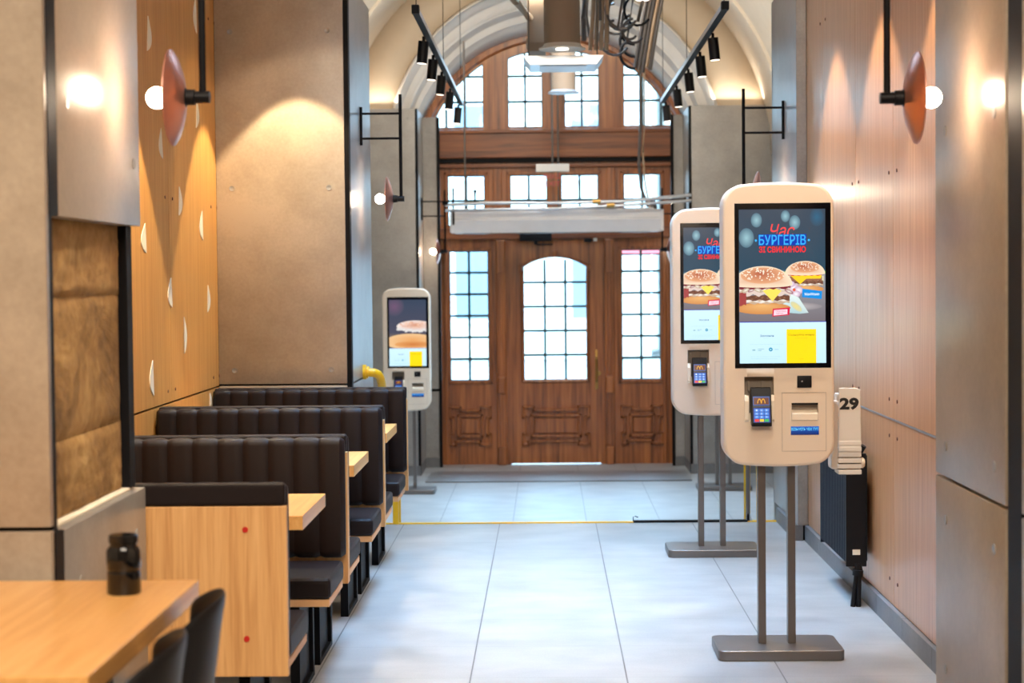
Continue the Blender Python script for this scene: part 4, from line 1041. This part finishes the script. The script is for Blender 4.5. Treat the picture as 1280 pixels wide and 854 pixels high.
# ================================================================== YELLOW HANDRAILS
def handrail(label, x_wall, s, steel=False):
    t = thing('stair_handrail', label, 'handrail', (x_wall, 11.12, 0))
    P = [(0, 0, .97), (s * .07, 0, .965), (s * .088, .02, .955), (s * .098, .06, .93)]
    P += [(s * .10, .12, .89), (s * .10, .55, .66), (s * .10, 1.2, .32)]
    B().tube(P, .026, 'yellow', 16).build('rail', t)
    B().cyl((0, 0, .97), (s * .02, 0, .97), .045, 'yellow').cyl((s * .02, 0, .97), (s * .035, 0, .968), .036, 'yellow').build('wall_flange', t)
    B().tube([(s * .10, 1.2, .33), (s * .10, 1.22, .2), (s * .10, 1.22, LOW)], .022, 'yellow', 12).build('end_post', t)
    k = .165 if s > 0 else .125
    B().box(s * k - .018, s * k + .018, .27, .30, 0, .72, 'yellow', .004).box(min(s * .10, s * k) - .01, max(s * .10, s * k) + .01, .275, .295, .70, .735, 'yellow').build('post', t)
    return t
handrail('yellow pipe handrail on the left pillar, dropping behind the last bench', -1.12, 1)
handrail('yellow handrail on the right pillar, only its post visible between the kiosk legs', 1.44, -1)
t = thing('steel_rail_post', 'slim steel post standing on the top step beside the right yellow post', 'post', (1.245, 11.42, 0))
B().box(-.012, .012, -.012, .012, .0, .95, 'steel_d', .003).build('post', t); B().prism([(-.012, 0), (.03, 0), (.012, .05), (-.012, .05)], -.012, .012, 'Y', 'steel_l').build('foot', t)
t = thing('floor_hook', 'tiny black hook at the end of the black step strip', 'hook', (.53, 11.40, .006))
B().tube([(.0, 0, 0), (-.002, 0, .03), (.012, 0, .034), (.03, 0, .028)], .003, 'black').build('hook', t)

# ================================================================== OUTSIDE
struct(B().box(-30, 30, DY + .3, 70, LOW - .2, LOW - .02, 'street').build('ground'), 'pale paved street outside')
def building(name, label, x, y, wd, hg, dp, m, cols, rowsn, wh=1.7):
    t = thing(name, label, 'building', (x, y, LOW), 0, 'houses across the street')
    B().box(-wd / 2, wd / 2, 0, dp, 0, hg, m).box(-wd / 2 - .2, wd / 2 + .2, -.3, dp, hg, hg + .4, m).box(-wd / 2, wd / 2, -.15, 0, 3.4, 3.7, m).build('wall', t)
    for r in range(rowsn):
        for c in range(cols):
            cx = -wd / 2 + wd * (c + .5) / cols; z = 1.0 + r * 3.4
            f = B().box(cx - .6, cx + .6, -.08, .0, z - .1, z + wh + .1, 'wpaint').build('window_frame', t)
            B().box(cx - .48, cx + .48, -.10, -.07, z, z + wh, 'dglass').build('pane', f)
building('house', 'pale town house seen through the door glass', -4.5, 44, 14, 11, 6, 'facade', 5, 3)
building('house', 'second pale town house seen through the right side window', 8.5, 46, 11, 12, 6, 'plaster_w', 4, 3)
for k, (x, y) in enumerate(((.75, 30), (5.2, 36))):
    t = thing('street_parasol', ('red market parasol outside, seen through the transom windows', 'white and red parasol farther along the street outside')[k], 'parasol', (x, y, LOW), 0, 'street parasols outside')
    B().cyl((0, 0, 0), (0, 0, 2.9), .03, 'wpaint').build('pole', t)
    B().lathe([(1.6, 2.35), (1.55, 2.55), (.8, 2.85), (.02, 3.1), (.02, 3.07), (.8, 2.82), (1.5, 2.5), (1.58, 2.35)], ('redc', 'wpaint')[k], 8, sm=False).build('canopy', t)
    B().lathe([(.0005, 0), (.3, 0), (.3, .06), (.05, .1), (.0005, .1)], 'steel_d', 20).build('base', t)
for k, (x, y) in enumerate(((-3.2, 30), (5.4, 31))):
    t = thing('potted_bush', ('round potted bush outside on the left of the street', 'round potted bush outside on the right of the street')[k], 'plant', (x, y, LOW), 0, 'potted bushes outside')
    B().lathe([(.0005, 0), (.28, 0), (.36, .55), (.32, .55), (.0005, .5)], 'steel_d', 20).build('pot', t)
    b = bmesh.new(); bmesh.ops.create_icosphere(b, subdivisions=4, radius=.6)
    for v in b.verts: v.co *= 1 + random.uniform(-.12, .12)
    B().join(b, 'leaf', Matrix.Translation((0, 0, 1.05))).build('foliage', t)
